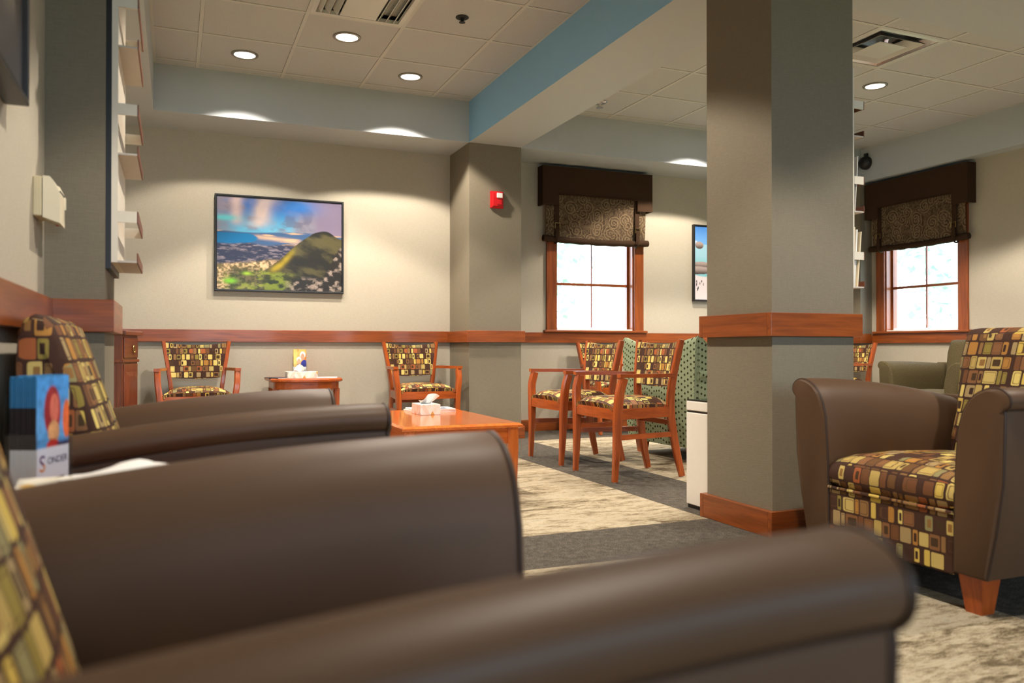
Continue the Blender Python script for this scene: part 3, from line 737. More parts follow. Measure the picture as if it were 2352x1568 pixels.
def coast(u, v):
    """mountain ridge over a bay: sky with clouds, sea, plain with town, green ridge, rocks"""
    sky = L3((34, 100, 176)) + (L3((96, 168, 200)) - L3((34, 100, 176))) * sst(0.95, 0.62, v)[..., None]
    cl = fbm(u * 3.2 + 1.3, v * 3.4, 3)
    c = mixc(sky, 0.9 * sst(0.44, 0.66, cl + 0.16 * sst(0.8, 1.0, v)), L3((140, 130, 140)))
    c = mixc(c, 0.7 * sst(0.52, 0.70, fbm(u * 7 + 2, v * 9, 13)) * sst(0.62, 0.68, v), L3((96, 96, 120)))
    c = mixc(c, sst(0.0, 0.25, 0.5 * sst(0.62, 0.95, u + 0.25 * (fbm(u * 4, v * 4, 7) - 0.5)) * sst(0.5, 0.6, v)), L3((128, 116, 140)))
    d1 = np.exp(-(((u - 0.34 + 0.25 * (0.82 - v)) / 0.075) ** 2)) * sst(0.64, 0.74, v) * (0.6 + 0.8 * fbm(u * 9, v * 9, 9)); c = mixc(c, np.clip(d1, 0, 0.92), L3((212, 188, 176)))
    d2 = np.exp(-(((u - 0.15) / 0.05) ** 2)) * sst(0.66, 0.76, v) * (0.5 + 0.8 * fbm(u * 9, v * 9, 19)); c = mixc(c, np.clip(d2, 0, 0.9), L3((206, 180, 174)))
    d3 = np.exp(-(((u - 0.62) / 0.16) ** 2 + ((v - 0.93) / 0.09) ** 2)); c = mixc(c, np.clip(d3, 0, 0.85), L3((22, 110, 190)))
    d4 = np.exp(-(((u - 0.06) / 0.10) ** 2 + ((v - 0.77) / 0.03) ** 2)); c = mixc(c, np.clip(d4, 0, 0.8), L3((92, 200, 206)))
    hz = 0.635
    pl = fbm(u * 14, v * 42, 21); far = L3((58, 88, 128)) + (L3((196, 160, 128)) - L3((58, 88, 128))) * sst(0.52, 0.66, fbm(u * 5 + 3, v * 30, 5))[..., None]
    low = sst(hz + 0.01, hz - 0.01, v + 0.012 * np.sin(u * 7)); c = mixc(c, low, far)
    beach = np.exp(-(((v - 0.565 + 0.10 * (u - 0.45)) / 0.022) ** 2)) * sst(0.24, 0.34, u) * sst(0.72, 0.6, u); c = mixc(c, np.clip(beach * (0.6 + 0.6 * pl), 0, 1), L3((208, 170, 134)))
    sea = sst(0.33, 0.30, u + (v - 0.56) ** 2 * 28) * sst(0.615, 0.605, v) * sst(0.485, 0.505, v); c = mixc(c, sea, L3((16, 104, 156)))
    city = sst(0.515, 0.48, v + 0.01 * np.sin(u * 20)); cc = L3((46, 50, 72)) + (L3((140, 128, 136)) - L3((46, 50, 72))) * 0.8 * sst(0.46, 0.78, fbm(u * 24, v * 60, 31))[..., None]; c = mixc(c, city, cc)
    town = sst(0.30, 0.26, v - 0.16 * u + 0.03 * fbm(u * 6, v * 6, 2)) * sst(0.55, 0.35, u); tc = L3((110, 96, 60)) + (L3((232, 196, 150)) - L3((110, 96, 60))) * 0.9 * sst(0.36, 0.70, fbm(u * 44, v * 44, 41))[..., None]; c = mixc(c, town, tc)
    ridge = 0.16 + 0.52 * sst(0.25, 0.86, u) - 0.08 * sst(0.86, 1.0, u) + 0.03 * (fbm(u * 9, u * 3, 51) - 0.5)
    rm = sst(0.006, -0.006, v - ridge) * sst(0.30, 0.42, u); k = fbm(u * 8 + v * 5, v * 9, 61)
    rc = L3((40, 37, 30)) + (L3((84, 78, 48)) - L3((40, 37, 30))) * sst(0.35, 0.65, k)[..., None]
    sun = np.exp(-(((v - ridge + 0.06) / 0.045) ** 2)) * sst(0.36, 0.46, u) * sst(0.64, 0.54, u); rc = mixc(rc, np.clip(sun * (0.5 + k), 0, 1), L3((168, 146, 34)))
    c = mixc(c, rm, rc)
    fl = sst(0.24, 0.14, v - 0.04 * np.sin(u * 6)) * sst(0.02, 0.12, u) * sst(0.72, 0.5, u); gc = L3((44, 54, 24)) + (L3((128, 142, 46)) - L3((44, 54, 24))) * sst(0.4, 0.66, fbm(u * 18, v * 22, 71))[..., None]; c = mixc(c, fl * 0.85, gc)
    gr = np.exp(-(((u - 0.10) / 0.05) ** 2 + ((v - 0.09) / 0.025) ** 2)); c = mixc(c, np.clip(gr * 1.2, 0, 1), L3((120, 190, 40)))
    gr = np.exp(-(((u - 0.23) / 0.03) ** 2 + ((v - 0.175) / 0.018) ** 2)); c = mixc(c, np.clip(gr * 1.2, 0, 1), L3((150, 186, 50)))
    rk = sst(0.16, 0.10, v - 0.36 * sst(0.82, 1.0, u) + 0.05 * (fbm(u * 12, v * 12, 77) - 0.5)) * sst(0.50, 0.62, u)
    f = fbm(u * 22, v * 22, 81); rkc = L3((44, 38, 32)) + (L3((170, 152, 138)) - L3((44, 38, 32))) * 0.85 * sst(0.46, 0.70, f)[..., None]; c = mixc(c, rk, rkc)
    return c * 0.82
def beach(u, v):
    c = L3((104, 158, 214)) + (L3((70, 122, 190)) - L3((104, 158, 214))) * sst(0.75, 1.0, v)[..., None]
    c = mixc(c, sst(0.5, 0.62, fbm(u * 6, v * 9, 3)) * sst(0.74, 0.8, v), L3((206, 212, 222)))
    c = mixc(c, sst(0.76, 0.75, v), L3((150, 190, 206)))
    c = mixc(c, sst(0.62, 0.5, v + 0.02 * fbm(u * 9, v * 20, 4)), L3((128, 188, 196)))
    for (cx, cy, rx, ry) in ((0.055, 0.745, 0.05, 0.05), (0.45, 0.74, 0.12, 0.06), (0.8, 0.72, 0.14, 0.08), (0.08, 0.475, 0.14, 0.045), (0.05, 0.40, 0.16, 0.055), (0.55, 0.42, 0.2, 0.08), (0.85, 0.36, 0.16, 0.1)):
        k = ((u - cx) / rx) ** 2 + ((v - cy) / ry) ** 2 + 0.5 * (fbm(u * 14, v * 14, 11) - 0.5)
        rc = L3((70, 58, 54)) + (L3((168, 150, 144)) - L3((70, 58, 54))) * sst(cy - ry, cy + ry * 0.7, v)[..., None]
        c = mixc(c, sst(1.05, 0.95, k), rc)
    c = mixc(c, sst(0.345, 0.32, v + 0.02 * np.sin(u * 11)), L3((222, 208, 208)))
    rnd = random.Random(5)
    for k in range(26):      # the small dark upright birds on the sand
        cx, cy = rnd.uniform(0.02, 0.98), rnd.uniform(0.10, 0.27)
        if k < 5: cx, cy = (0.02 + 0.021 * k), (0.2, 0.16, 0.22, 0.25, 0.21)[k]
        s = 0.014 + 0.02 * (0.3 - cy)
        c = mixc(c, sst(1.1, 0.8, ((u - cx) / (s * 0.35)) ** 2 + ((v - cy) / (s * 1.25)) ** 2), L3((54, 48, 52)))
    return c
def darkart(u, v):
    f = fbm(u * 5, v * 7, 91); c = L3((40, 36, 34)) + (L3((120, 112, 96)) - L3((40, 36, 34))) * sst(0.45, 0.7, f)[..., None]
    c = mixc(c, sst(0.55, 0.75, fbm(u * 3 + 4, v * 4, 95)) * sst(0.25, 0.6, v), L3((176, 108, 84)))
    return mixc(c, sst(0.28, 0.12, v), L3((58, 56, 60)))
framed('mountain_picture', (0.822, YB - 0.001, 1.641), 0, 1.04, 0.79, coast, 'black framed photograph of a cloudy mountain ridge above a bay', 300, 230)
framed('beach_picture', (5.45, YB - 0.001, 1.66), 0, 1.04, 0.79, beach, 'black framed photograph of rocks, sand and small dark birds at the sea', 260, 200)
framed('dark_picture', (XL + 0.001, 1.60, 1.76), math.pi / 2, 1.10, 0.84, darkart, 'dark framed picture high on the wall above the leather armchairs', 140, 110, 0.05)

# ------------------------------------------------------------------ small wall devices
t = thing('wall_thermostat', 'beige wall thermostat with a sloping vented cover above the leather armchairs', 'thermostat', (XL, 2.62, 1.205), math.pi / 2)
part('back_plate', MB().cbox(-0.055, -0.022, -0.055, 0.055, 0, 0.055, 0.003), 'stucco', t)
part('cover', MB().prism([(-0.024, -0.058), (-0.066, -0.073), (-0.066, 0.012), (-0.046, 0.050), (-0.040, 0.056), (-0.024, 0.056)], -0.056, 0.056, 'x'), 'cream', t)
for k in range(5): part('vent_slot', MB().box(-0.045 + k * 0.02, -0.0665, 0.014, -0.035 + k * 0.02, -0.060, 0.018), 'dark', t)
part('guard_rib', MB().tube([(0.057, -0.066, -0.02), (0.057, -0.066, 0.012), (0.057, -0.05, 0.045), (0.057, -0.03, 0.054)], 0.003, 6), 'cream', t, 40)
part('indicator', MB().lathe([(0.0005, 0), (0.003, 0), (0.003, 0.003), (0.0005, 0.003)], 10, (0.03, -0.05, -0.071)), 'red', t)

t = thing('fire_alarm_strobe', 'red fire alarm horn and strobe on the taupe pilaster', 'fire alarm', (2.557, YSF, 2.055))
part('back_box', MB().cbox(-0.060, -0.022, -0.074, 0.060, 0, 0.074, 0.006), 'red', t)
part('horn_cover', MB().loft([[(-0.050, -0.022, -0.066), (0.050, -0.022, -0.066), (0.050, -0.022, 0.066), (-0.050, -0.022, 0.066)], [(-0.042, -0.040, -0.056), (0.042, -0.040, -0.056), (0.042, -0.040, 0.056), (-0.042, -0.040, 0.056)]]), 'red', t)
part('strobe_lens', MB().cbox(-0.012, -0.054, 0.012, 0.040, -0.040, 0.056, 0.005), 'clearplastic', t)
part('grille', MB().cbox(-0.010, -0.046, -0.046, 0.038, -0.040, 0.0, 0.004), 'red', t)

t = thing('wall_outlet', 'small cream wall outlet low on the window wall behind the guest chairs', 'outlet', (3.50, YB, 0.43))
part('plate', MB().cbox(-0.035, -0.006, -0.057, 0.035, 0, 0.057, 0.002), 'cream', t)
for z in (-0.022, 0.022): part('socket', MB().cbox(-0.016, -0.008, z - 0.014, 0.016, -0.006, z + 0.014, 0.001), 'stucco', t)

# brochure racks: board, side strip and three pockets (tray with lip, retaining band)
def rack(loc, rz, label):
    t = thing('brochure_rack', label, 'brochure rack', loc, rz, 'brochure racks on the pillars')
    wd = 0.40; x0, x1 = -wd / 2, wd / 2; zb = 1.05
    part('back_board', MB().box(x0, -0.016, zb - 0.02, x1, 0, 2.03), 'black', t)
    part('face_panel', MB().box(x0 + 0.001, -0.034, zb, x1 - 0.001, -0.016, 2.02), 'rackwhite', t)
    for k in range(3):
        z = zb + 0.335 * k
        tr = part('tray', MB().box(x0, -0.088, z, x1, -0.034, z + 0.006), 'traygrey', t)
        part('tray_lip', MB().box(x0, -0.092, z, x1, -0.088, z + 0.030), 'lipbrown', tr)
        bd = part('retaining_band', MB().box(x0, -0.092, z + 0.125, x1, -0.088, z + 0.160), 'lipbrown', t)
        for xx in (x0, x1 - 0.006): part('band_end', MB().box(xx, -0.088, z + 0.125, xx + 0.006, -0.034, z + 0.160), 'rackwhite', bd)
    return t
rack((-0.196, 2.99, 0), math.pi / 2, 'empty brochure rack with brown lipped trays beside the thermostat')
rack((CX1, 2.925, 0), math.pi / 2, 'brochure rack holding leaflets on the square column')
def leaflet(x, y, z, th, h, lean, mat, label, k):
    """leaflet standing in the column rack, seen by its edge"""
    o = part('leaflet', MB().loft([[(0, -0.055, 0), (th, -0.055, 0), (th, 0.055, 0), (0, 0.055, 0)], [(lean, -0.055, h), (lean + th, -0.055, h), (lean + th, 0.055, h), (lean, 0.055, h)]]), mat)
    o.location = (x, y, z); tag(o, label, 'leaflet', 'leaflets in the column rack')
xr = CX1 + 0.036
leaflet(xr, 2.80, 1.057, 0.004, 0.270, 0.0, 'paper_r', 'dark red leaflet standing at the back of the lowest column rack tray', 0)
leaflet(xr + 0.006, 2.795, 1.057, 0.005, 0.265, 0.006, 'paper_c', 'straight cream leaflet next to the dark red one in the column rack', 1)
leaflet(xr + 0.013, 2.80, 1.057, 0.008, 0.255, 0.016, 'paper', 'thick white leaflet in the lowest tray of the column rack', 2)
leaflet(xr + 0.022, 2.79, 1.057, 0.006, 0.245, 0.022, 'paper_c', 'cream leaflet leaning farthest outward in the column rack', 3)
leaflet(xr, 2.80, 1.392, 0.004, 0.24, 0.004, 'paper_k', 'dark leaflet in the middle tray of the column rack', 4)
leaflet(xr + 0.010, 2.79, 1.392, 0.003, 0.245, 0.018, 'paper', 'single white leaflet leaning in the middle tray of the column rack', 5)

# ------------------------------------------------------------------ upholstered armchairs (front = -y)
def arm_section(zt, zb=0.115):
    p = [(0.250, zb), (0.252, 0.28), (0.256, 0.40), (0.266, zt - 0.13), (0.285, zt - 0.07), (0.315, zt - 0.028), (0.353, zt - 0.006), (0.386, zt), (0.412, zt - 0.007), (0.429, zt - 0.022),
            (0.432, zt - 0.042), (0.424, zt - 0.056), (0.413, zt - 0.063), (0.415, zt - 0.076), (0.408, 0.40), (0.385, 0.25), (0.356, zb)]
    up = [(q.x, q.y) for q in bez([(a, b, 0) for a, b in p[3:13]], 3)]
    return p[:3] + up + p[13:]
def make_armchair(name, label, loc, rz, cover, seatcover, legmat, group=None, arm_f=0.632, arm_b=0.575, back_top=0.862, wing=0.0, backcover=None, backmat=None, fbk=0.0):
    t = thing(name, label, 'armchair', loc, rz, group); uvc = cover in ('dots', 'tweed')
    yr, yf = 0.40, -0.40
    def ztop(q):   # q: 0 rear, 1 front
        return arm_b + (arm_f - arm_b) * math.sin(q * math.pi / 2) ** 0.9
    for s in (-1, 1):
        rings = []
        for k in range(15):
            q = k / 14; y = yr - 0.03 + (yf + 0.02 - yr + 0.03) * q
            rings.append([(s * (a + 0.004 * math.sin(math.pi * q)), y, z) for a, z in arm_section(ztop(q))])
        # softly rounded front edge
        sec = arm_section(ztop(1)); cxm = 0.335; czm = 0.4
        rings.append([(s * (a + (cxm - a) * 0.03), yf + 0.006, z + (czm - z) * 0.012) for a, z in sec])
        rings.append([(s * (a + (cxm - a) * 0.14), yf, z + (czm - z) * 0.04) for a, z in sec])
        ar = part('arm', MB().loft(rings), cover, t, 38, uvc)
        front = [(s * (a + (cxm - a) * 0.02), yf + 0.010, z + (czm - z) * 0.01) for a, z in sec]
        part('welt', MB().tube(front, 0.0045, 6, True), 'welt' if cover == 'leather' else cover, ar, 60, uvc)
        top = [(s * 0.414, yr - 0.03 + (yf + 0.012 - yr + 0.03) * k / 14, ztop(k / 14) - 0.0645) for k in range(15)]
        part('seam', MB().tube(top, 0.0035, 5), 'welt' if cover == 'leather' else cover, ar, 60, uvc)
    # backrest: reclined padded slab with rolled top (profile in y,z)
    bt = back_top
    prof = [(0.175, 0.36), (0.200, 0.45), (0.235, 0.56), (0.270, 0.66), (0.300, 0.75), (0.318, bt - 0.06), (0.332, bt - 0.025), (0.352, bt - 0.004), (0.372, bt), (0.390, bt - 0.010), (0.400, bt - 0.035), (0.402, bt - 0.09), (0.400, 0.60), (0.390, 0.12), (0.35, 0.12), (0.26, 0.33)]
    NB = 16; rings = []; hwb = 0.252
    for k in range(NB + 1):
        u = -math.cos(math.pi * k / NB); x = hwb * u; e = abs(u)
        bul = 0.022 * (1 - u * u); sh = 0.030 * (1 - math.sqrt(max(0, 1 - max(0, (e - 0.86) / 0.14) ** 2)))
        dz = (-wing * (1 - (x / 0.42) ** 2) - 0.02) if wing else -sh * 0.9
        rings.append([(x * (1 + 0.15 * min(1, max(0, (z - 0.60) / 0.10))), y - (bul if i < 7 else 0) + (sh if i < 7 else 0), z + (dz * (z - 0.45) / (bt - 0.45) if z > 0.45 else 0)) for i, (y, z) in enumerate(prof)])
    part('backrest', MB().loft(rings), seatcover, t, 45, True)
    # outer back between the arms
    mb = MB(); n = 20; zt_ = [(lambda x: (bt - wing * (1 - (x / 0.42) ** 2)) if wing else ztop(0) + 0.01)(-0.42 + 0.84 * k / n) for k in range(n + 1)]
    rr = []
    for k in range(n + 1):
        x = -0.42 + 0.84 * k / n; z1 = zt_[k]; bow = (0.035 if wing else 0.004) * (1 - (x / 0.44) ** 2); ee = 0.0 if wing else 0.03 * max(0, (abs(x) - 0.34) / 0.08) ** 2
        y1 = yr + bow - ee
        tk = 0.055 if wing else 0.03
        xb = x * (0.88 if wing else 0.86)
        rr.append([(xb, y1 - 0.02, 0.105), (x * 0.94, y1 - 0.004, 0.35), (x, y1, z1 - 0.05), (x, y1 - 0.006, z1 - 0.018), (x, y1 - 0.022, z1), (x, y1 - tk, z1 - 0.004), (x, y1 - tk - 0.012, z1 - 0.03), (x * 0.98, y1 - tk + 0.005, 0.45), (xb, y1 - 0.05, 0.105)])
    part('outer_back', MB().loft(rr), backcover or cover, t, 40, True)
    if wing:
        for s in (-1, 1):      # wings running from the high back down to the arms
            pr = [(0.385, 0.56), (0.385, bt - 0.04), (0.375, bt - 0.012), (0.345, bt - 0.016), (0.29, bt - 0.07), (0.25, 0.72), (0.19, 0.66), (0.16, 0.56)]
            part('wing', MB().loft([[(s * 0.375, y, z) for y, z in pr], [(s * 0.405, y, z) for y, z in pr], [(s * 0.420, y + (0.31 - y) * 0.08, z + (0.68 - z) * 0.08) for y, z in pr]]), cover, t, 40, True)
            part('wing_welt', MB().tube([(s * 0.414, y, z) for y, z in pr[1:7]], 0.005, 6), cover, t, 60, True)
    # seat cushion with crowned top and rolled front edge
    xs = 16; rings = []
    for k in range(xs + 1):
        u = -1 + 2 * k / xs; e = abs(u) ** 8; x = 0.250 * u; cr = 0.016 * (1 - u * u)
        pr = [(0.195, 0.29), (-0.375, 0.29), (-0.390, 0.300), (-0.398, 0.325), (-0.398, 0.348), (-0.388, 0.378), (-0.360, 0.398), (-0.30, 0.408 + cr * 0.6), (-0.15, 0.410 + cr), (0.05, 0.402 + cr), (0.195, 0.392)]
        rings.append([(x, y * (1 - 0.012 * e), 0.345 + (z - 0.345) * (1 - 0.22 * e)) for y, z in pr])
    cu = part('seat_cushion', MB().loft(rings), seatcover, t, 45, True)
    part('piping', MB().tube([(-0.248, -0.396, 0.293), (0.248, -0.396, 0.293)], 0.005, 6), seatcover, cu, 60, True)
    part('front_skirt', MB().cbox(-0.2495, -0.392, 0.105, 0.2495, -0.362, 0.287, 0.006), seatcover, t, None, True)
    part('base_frame', MB().box(-0.248, -0.36, 0.11, 0.248, 0.345, 0.285), 'black', t)
    for sx in (-1, 1):
        for y in (-0.335, 0.315):
            cx = sx * 0.290; a, b = 0.040, 0.026
            part('leg', MB().loft([[(cx + p * b, y + q * b, 0.0) for p, q in ((-1, -1), (1, -1), (1, 1), (-1, 1))], [(cx + p * a, y + q * a, 0.118) for p, q in ((-1, -1), (1, -1), (1, 1), (-1, 1))]]), legmat, t)
    return t
GA = 'brown leather armchairs with mosaic fabric'
make_armchair('leather_armchair', 'brown leather armchair with mosaic fabric under the dark framed picture', (0.085, 0.846, 0), math.pi / 2, 'leather', 'mosaic', 'wood_z', GA, 0.650, 0.585)
make_armchair('leather_armchair', 'brown leather armchair with mosaic fabric against the wall under the thermostat', (0.085, 2.335, 0), math.pi / 2, 'leather', 'mosaic', 'wood_z', GA, 0.650, 0.585)
make_armchair('leather_armchair', 'brown leather armchair with mosaic fabric standing beside the square column', (2.545, 1.985, 0), rad(-90), 'leather', 'mosaic', 'wood_z', GA, 0.672, 0.588)
da = make_armchair('dotted_armchair', 'green dotted armchair seen from behind, beside the white bin', (3.60, 4.98, 0), math.pi / 2, 'dots', 'dots', 'wood_z', None, 0.66, 0.64, 0.865, 0.06)
da.scale = (1.13, 1, 1)
make_armchair('tweed_armchair', 'olive tweed armchair under the side window', (6.30, 5.10, 0), rad(-90), 'tweed', 'tweed', 'wood_z', None, 0.665, 0.64, 0.86)

# ------------------------------------------------------------------ wooden guest chairs (front = -y, origin under seat rear)
def make_wood_chair():
    t = thing('wooden_armchair', 'cherry wood chair', 'chair')
    for s in (-1, 1):
        fl = part('leg', MB().path(bez([(s * 0.248, -0.415, 0.006), (s * 0.252, -0.405, 0.20), (s * 0.258, -0.40, 0.40), (s * 0.272, -0.395, 0.52), (s * 0.276, -0.372, 0.608)], 4), [(0.029 + 0.015 * min(1, k / 7), 0.032 + 0.018 * min(1, k / 7)) for k in range(17)]), 'wood_z', t, 35)
        part('glide', MB().lathe([(0.0005, 0), (0.010, 0), (0.010, 0.006), (0.0005, 0.006)], 10, (s * 0.248, -0.415, 0)), 'rubber', fl)
        rl = part('leg', MB().path(bez([(s * 0.192, 0.085, 0.006), (s * 0.185, 0.045, 0.18), (s * 0.180, 0.012, 0.40), (s * 0.200, 0.012, 0.58), (s * 0.240, 0.050, 0.835)], 5), [(0.030, 0.036 + 0.014 * math.sin(math.pi * k / 20)) for k in range(21)]), 'wood_z', t, 35)
        part('glide', MB().lathe([(0.0005, 0), (0.010, 0), (0.010, 0.006), (0.0005, 0.006)], 10, (s * 0.192, 0.085, 0)), 'rubber', rl)
        # flat arm from the front post to the stile
        pts = [(s * 0.280, -0.405), (s * 0.272, -0.30), (s * 0.245, -0.12), (s * 0.215, 0.02)]
        c = bez([(a, b, 0) for a, b in pts], 4); rings = []
        for k, p in enumerate(c):
            wv = 0.040 - 0.012 * k / len(c); z = 0.612 - 0.004 * k / len(c)
            rings.append([(p.x - wv / 2, p.y, z), (p.x + wv / 2, p.y, z), (p.x + wv / 2, p.y, z + 0.022), (p.x - wv / 2, p.y, z + 0.022)])
        part('arm', MB().loft(rings), 'wood_y', t)
        part('side_rail', MB().bar((s * 0.250, -0.388, 0.398), (s * 0.182, 0.0, 0.398), 0.022, 0.062), 'wood_y', t)
        part('stretcher', MB().bar((s * 0.247, -0.388, 0.262), (s * 0.184, 0.02, 0.262), 0.016, 0.030), 'wood_y', t)
    fr = [(-0.240 + 0.48 * k / 8, -0.402 - 0.020 * math.sin(math.pi * k / 8), 0.398) for k in range(9)]
    part('front_rail', MB().loft([[(x, y - 0.011, z - 0.031), (x, y + 0.011, z - 0.031), (x, y + 0.011, z + 0.031), (x, y - 0.011, z + 0.031)] for x, y, z in fr]), 'wood_x', t)
    part('rear_rail', MB().box(-0.168, 0.002, 0.367, 0.168, 0.022, 0.429), 'wood_x', t)
    part('stretcher', MB().box(-0.176, 0.018, 0.315, 0.176, 0.034, 0.345), 'wood_x', t)
    # seat pad
    rings = []
    for k in range(13):
        v = k / 12; y = -0.415 + 0.425 * v; hw = 0.240 - 0.064 * v; e = abs(2 * v - 1) ** 6
        fy = y - (0.0)
        row = []
        for j in range(13):
            u = -1 + 2 * j / 12; eu = abs(u) ** 6
            cy = fy - (0.018 * (1 - u * u) if v < 0.5 else 0) * (1 - v)
            row.append((hw * u, cy, 0.426 + 0.056 * (1 - 0.6 * e) * (1 - 0.6 * eu) + 0.010 * (1 - u * u)))
        row += [(hw, fy, 0.412), (-hw, fy, 0.412)]
        rings.append(row)
    part('seat', MB().loft(rings), 'mosaic_s', t, 50, True)
    # back pad, concave across, top edge dipping
    rings = []
    for k in range(13):
        u = -1 + 2 * k / 12; dip = 0.018 * (1 - u * u); bow = 0.030 * (1 - u * u); prof = []
        zz = [0.555 - 0.012 * (1 - u * u), 0.62, 0.70, 0.77, 0.825 - dip]
        for z in zz:
            hw = 0.186 + 0.040 * (z - 0.55) / 0.28; yc = 0.006 + 0.044 * ((z - 0.55) / 0.28) + bow; th = 0.020
            prof.append((hw * u, yc - th * (0.75 if z in (zz[0], zz[-1]) else 1), z))
        for z in reversed(zz):
            hw = 0.186 + 0.040 * (z - 0.55) / 0.28; yc = 0.006 + 0.044 * ((z - 0.55) / 0.28) + bow
            prof.append((hw * u, yc + 0.014, z))
        rings.append(prof)
    part('backrest', MB().loft(rings), 'mosaic_s', t, 40, True)
    return t
wc0 = make_wood_chair(); first = True
for (x, y, rz, lab) in [(0.165, 6.79, 0, 'cherry wood chair with mosaic fabric against the wall next to the narrow cabinet'),
                        (1.895, 6.79, rad(4), 'cherry wood chair with mosaic fabric against the wall next to the fire alarm pilaster'),
                        (2.775, 4.365, rad(-90), 'cherry wood chair with mosaic fabric nearest the white bin, back to the dotted armchair'),
                        (2.785, 5.09, rad(-90), 'cherry wood chair with mosaic fabric between its twin and the fire alarm pilaster'),
                        (3.775, 6.82, 0, 'cherry wood chair with mosaic fabric under the window, behind the dotted armchair'),
                        (6.36, 6.27, rad(-90), 'cherry wood chair with mosaic fabric in front of the far corner pilaster')]:
    o = wc0 if first else copy_tree(wc0); first = False
    o.location = (x, y, 0); o.rotation_euler = (0, 0, rz); o['label'] = lab; o['group'] = 'cherry wood guest chairs'

# ------------------------------------------------------------------ tables, cabinet, bin
def coffee_table(loc):
    t = thing('coffee_table', 'polished cherry wood coffee table in the middle of the carpet', 'coffee table', loc)
    hx, hy, zt = 0.325, 0.55, 0.392
    c = 0.018
    part('tabletop', MB().loft([[(-hx + c, -hy + c, zt - 0.028), (hx - c, -hy + c, zt - 0.028), (hx - c, hy - c, zt - 0.028), (-hx + c, hy - c, zt - 0.028)],
                                [(-hx, -hy, zt - 0.022), (hx, -hy, zt - 0.022), (hx, hy, zt - 0.022), (-hx, hy, zt - 0.022)],
                                [(-hx, -hy, zt - 0.010), (hx, -hy, zt - 0.010), (hx, hy, zt - 0.010), (-hx, hy, zt - 0.010)],
                                [(-hx + c, -hy + c, zt), (hx - c, -hy + c, zt), (hx - c, hy - c, zt), (-hx + c, hy - c, zt)]]), 'gloss_y', t)
    for s in (-1, 1):
        part('apron', MB().box(-hx + 0.07, s * (hy - 0.045) - 0.010, zt - 0.110, hx - 0.07, s * (hy - 0.045) + 0.010, zt - 0.028), 'gloss_x', t)
        part('apron', MB().box(s * (hx - 0.045) - 0.010, -hy + 0.07, zt - 0.110, s * (hx - 0.045) + 0.010, hy - 0.07, zt - 0.028), 'gloss_y', t)
        for r in (-1, 1):
            cx, cy = s * (hx - 0.045), r * (hy - 0.045)
            part('leg', MB().path([(cx, cy, 0), (cx, cy, 0.26), (cx, cy, zt - 0.028)], [(0.042, 0.042), (0.058, 0.058), (0.058, 0.058)]), 'gloss_z', t)
    return t
coffee_table((1.368, 4.46, 0))
def end_table(loc, rz, label, hx=0.285, hd=0.27, zt=0.545):
    t = thing('end_table', label, 'end table', loc, rz)
    def out(g, z):
        p = [(-hx + g, hd - g, z), (-hx + g, -0.10, z)]
        for k in range(1, 12): a = math.pi * k / 12; p.append((-(hx - g) * math.cos(a), -0.10 - (hd - 0.10 - g) * math.sin(a), z))
        return p + [(hx - g, -0.10, z), (hx - g, hd - g, z)]
    part('tabletop', MB().loft([out(0.014, zt - 0.030), out(0.0, zt - 0.024), out(0.0, zt - 0.010), out(0.012, zt)]), 'wood_x', t)
    part('apron', MB().loft([out(0.03, zt - 0.085), out(0.03, zt - 0.030)]), 'wood_x', t)
    for s in (-1, 1):
        for y in (hd - 0.055, -0.10):
            part('leg', MB().path([(s * (hx - 0.05), y, 0), (s * (hx - 0.05), y, zt - 0.085)], [(0.034, 0.034), (0.048, 0.048)]), 'wood_z', t)
    part('shelf', MB().loft([out(0.07, 0.15), out(0.07, 0.168)]), 'wood_x', t)
    return t
end_table((0.975, 6.69, 0), 0, 'small cherry end table with a curved front between the two wall chairs')
end_table((-0.05, 1.59, 0), math.pi / 2, 'small cherry end table between the two leather armchairs', 0.285, 0.27, 0.505)

def cabinet(loc, rz):
    t = thing('narrow_cabinet', 'narrow dark cherry cabinet with a ring pull drawer by the back wall', 'cabinet', loc, rz)
    w2, d2, h = 0.185, 0.17, 0.90
    part('body', MB().box(-w2, -d2, 0.06, w2, d2, h - 0.03), 'old_z', t)
    part('top', MB().cbox(-w2 - 0.03, -d2 - 0.03, h - 0.03, w2 + 0.03, d2, h, 0.006), 'old_x', t)
    part('moulding', MB().cbox(-w2 - 0.010, -d2 - 0.012, 0.685, w2 + 0.010, d2, 0.705, 0.004), 'old_x', t)
    part('plinth', MB().box(-w2 - 0.008, -d2 - 0.008, 0, w2 + 0.008, d2, 0.06), 'old_x', t)
    dr = part('drawer', MB().cbox(-w2 + 0.02, -d2 - 0.010, 0.715, w2 - 0.02, -d2, 0.855, 0.004), 'old_x', t)
    part('ring_pull', MB().tube([(0.03 + 0.019 * math.cos(a), -d2 - 0.018, 0.775 + 0.026 * math.sin(a)) for a in [2 * math.pi * k / 20 for k in range(20)]], 0.004, 6, True), 'brass', dr, 50)
    do = part('door', MB().cbox(-w2 + 0.02, -d2 - 0.008, 0.08, w2 - 0.02, -d2, 0.675, 0.004), 'old_z', t)
    part('door_panel', MB().loft([[(-0.115, -d2 - 0.008, 0.13), (0.115, -d2 - 0.008, 0.13), (0.115, -d2 - 0.008, 0.62), (-0.115, -d2 - 0.008, 0.62)], [(-0.09, -d2 - 0.016, 0.16), (0.09, -d2 - 0.016, 0.16), (0.09, -d2 - 0.016, 0.59), (-0.09, -d2 - 0.016, 0.59)]]), 'old_z', do)
    for s in (-1, 1):
        part('side_panel', MB().cbox(s * w2 - 0.006, -d2 + 0.04, 0.10, s * w2 + 0.006, d2 - 0.03, 0.66, 0.003), 'old_z', t)
    return t
cabinet((-0.445, 6.21, 0), rad(90 - 12))

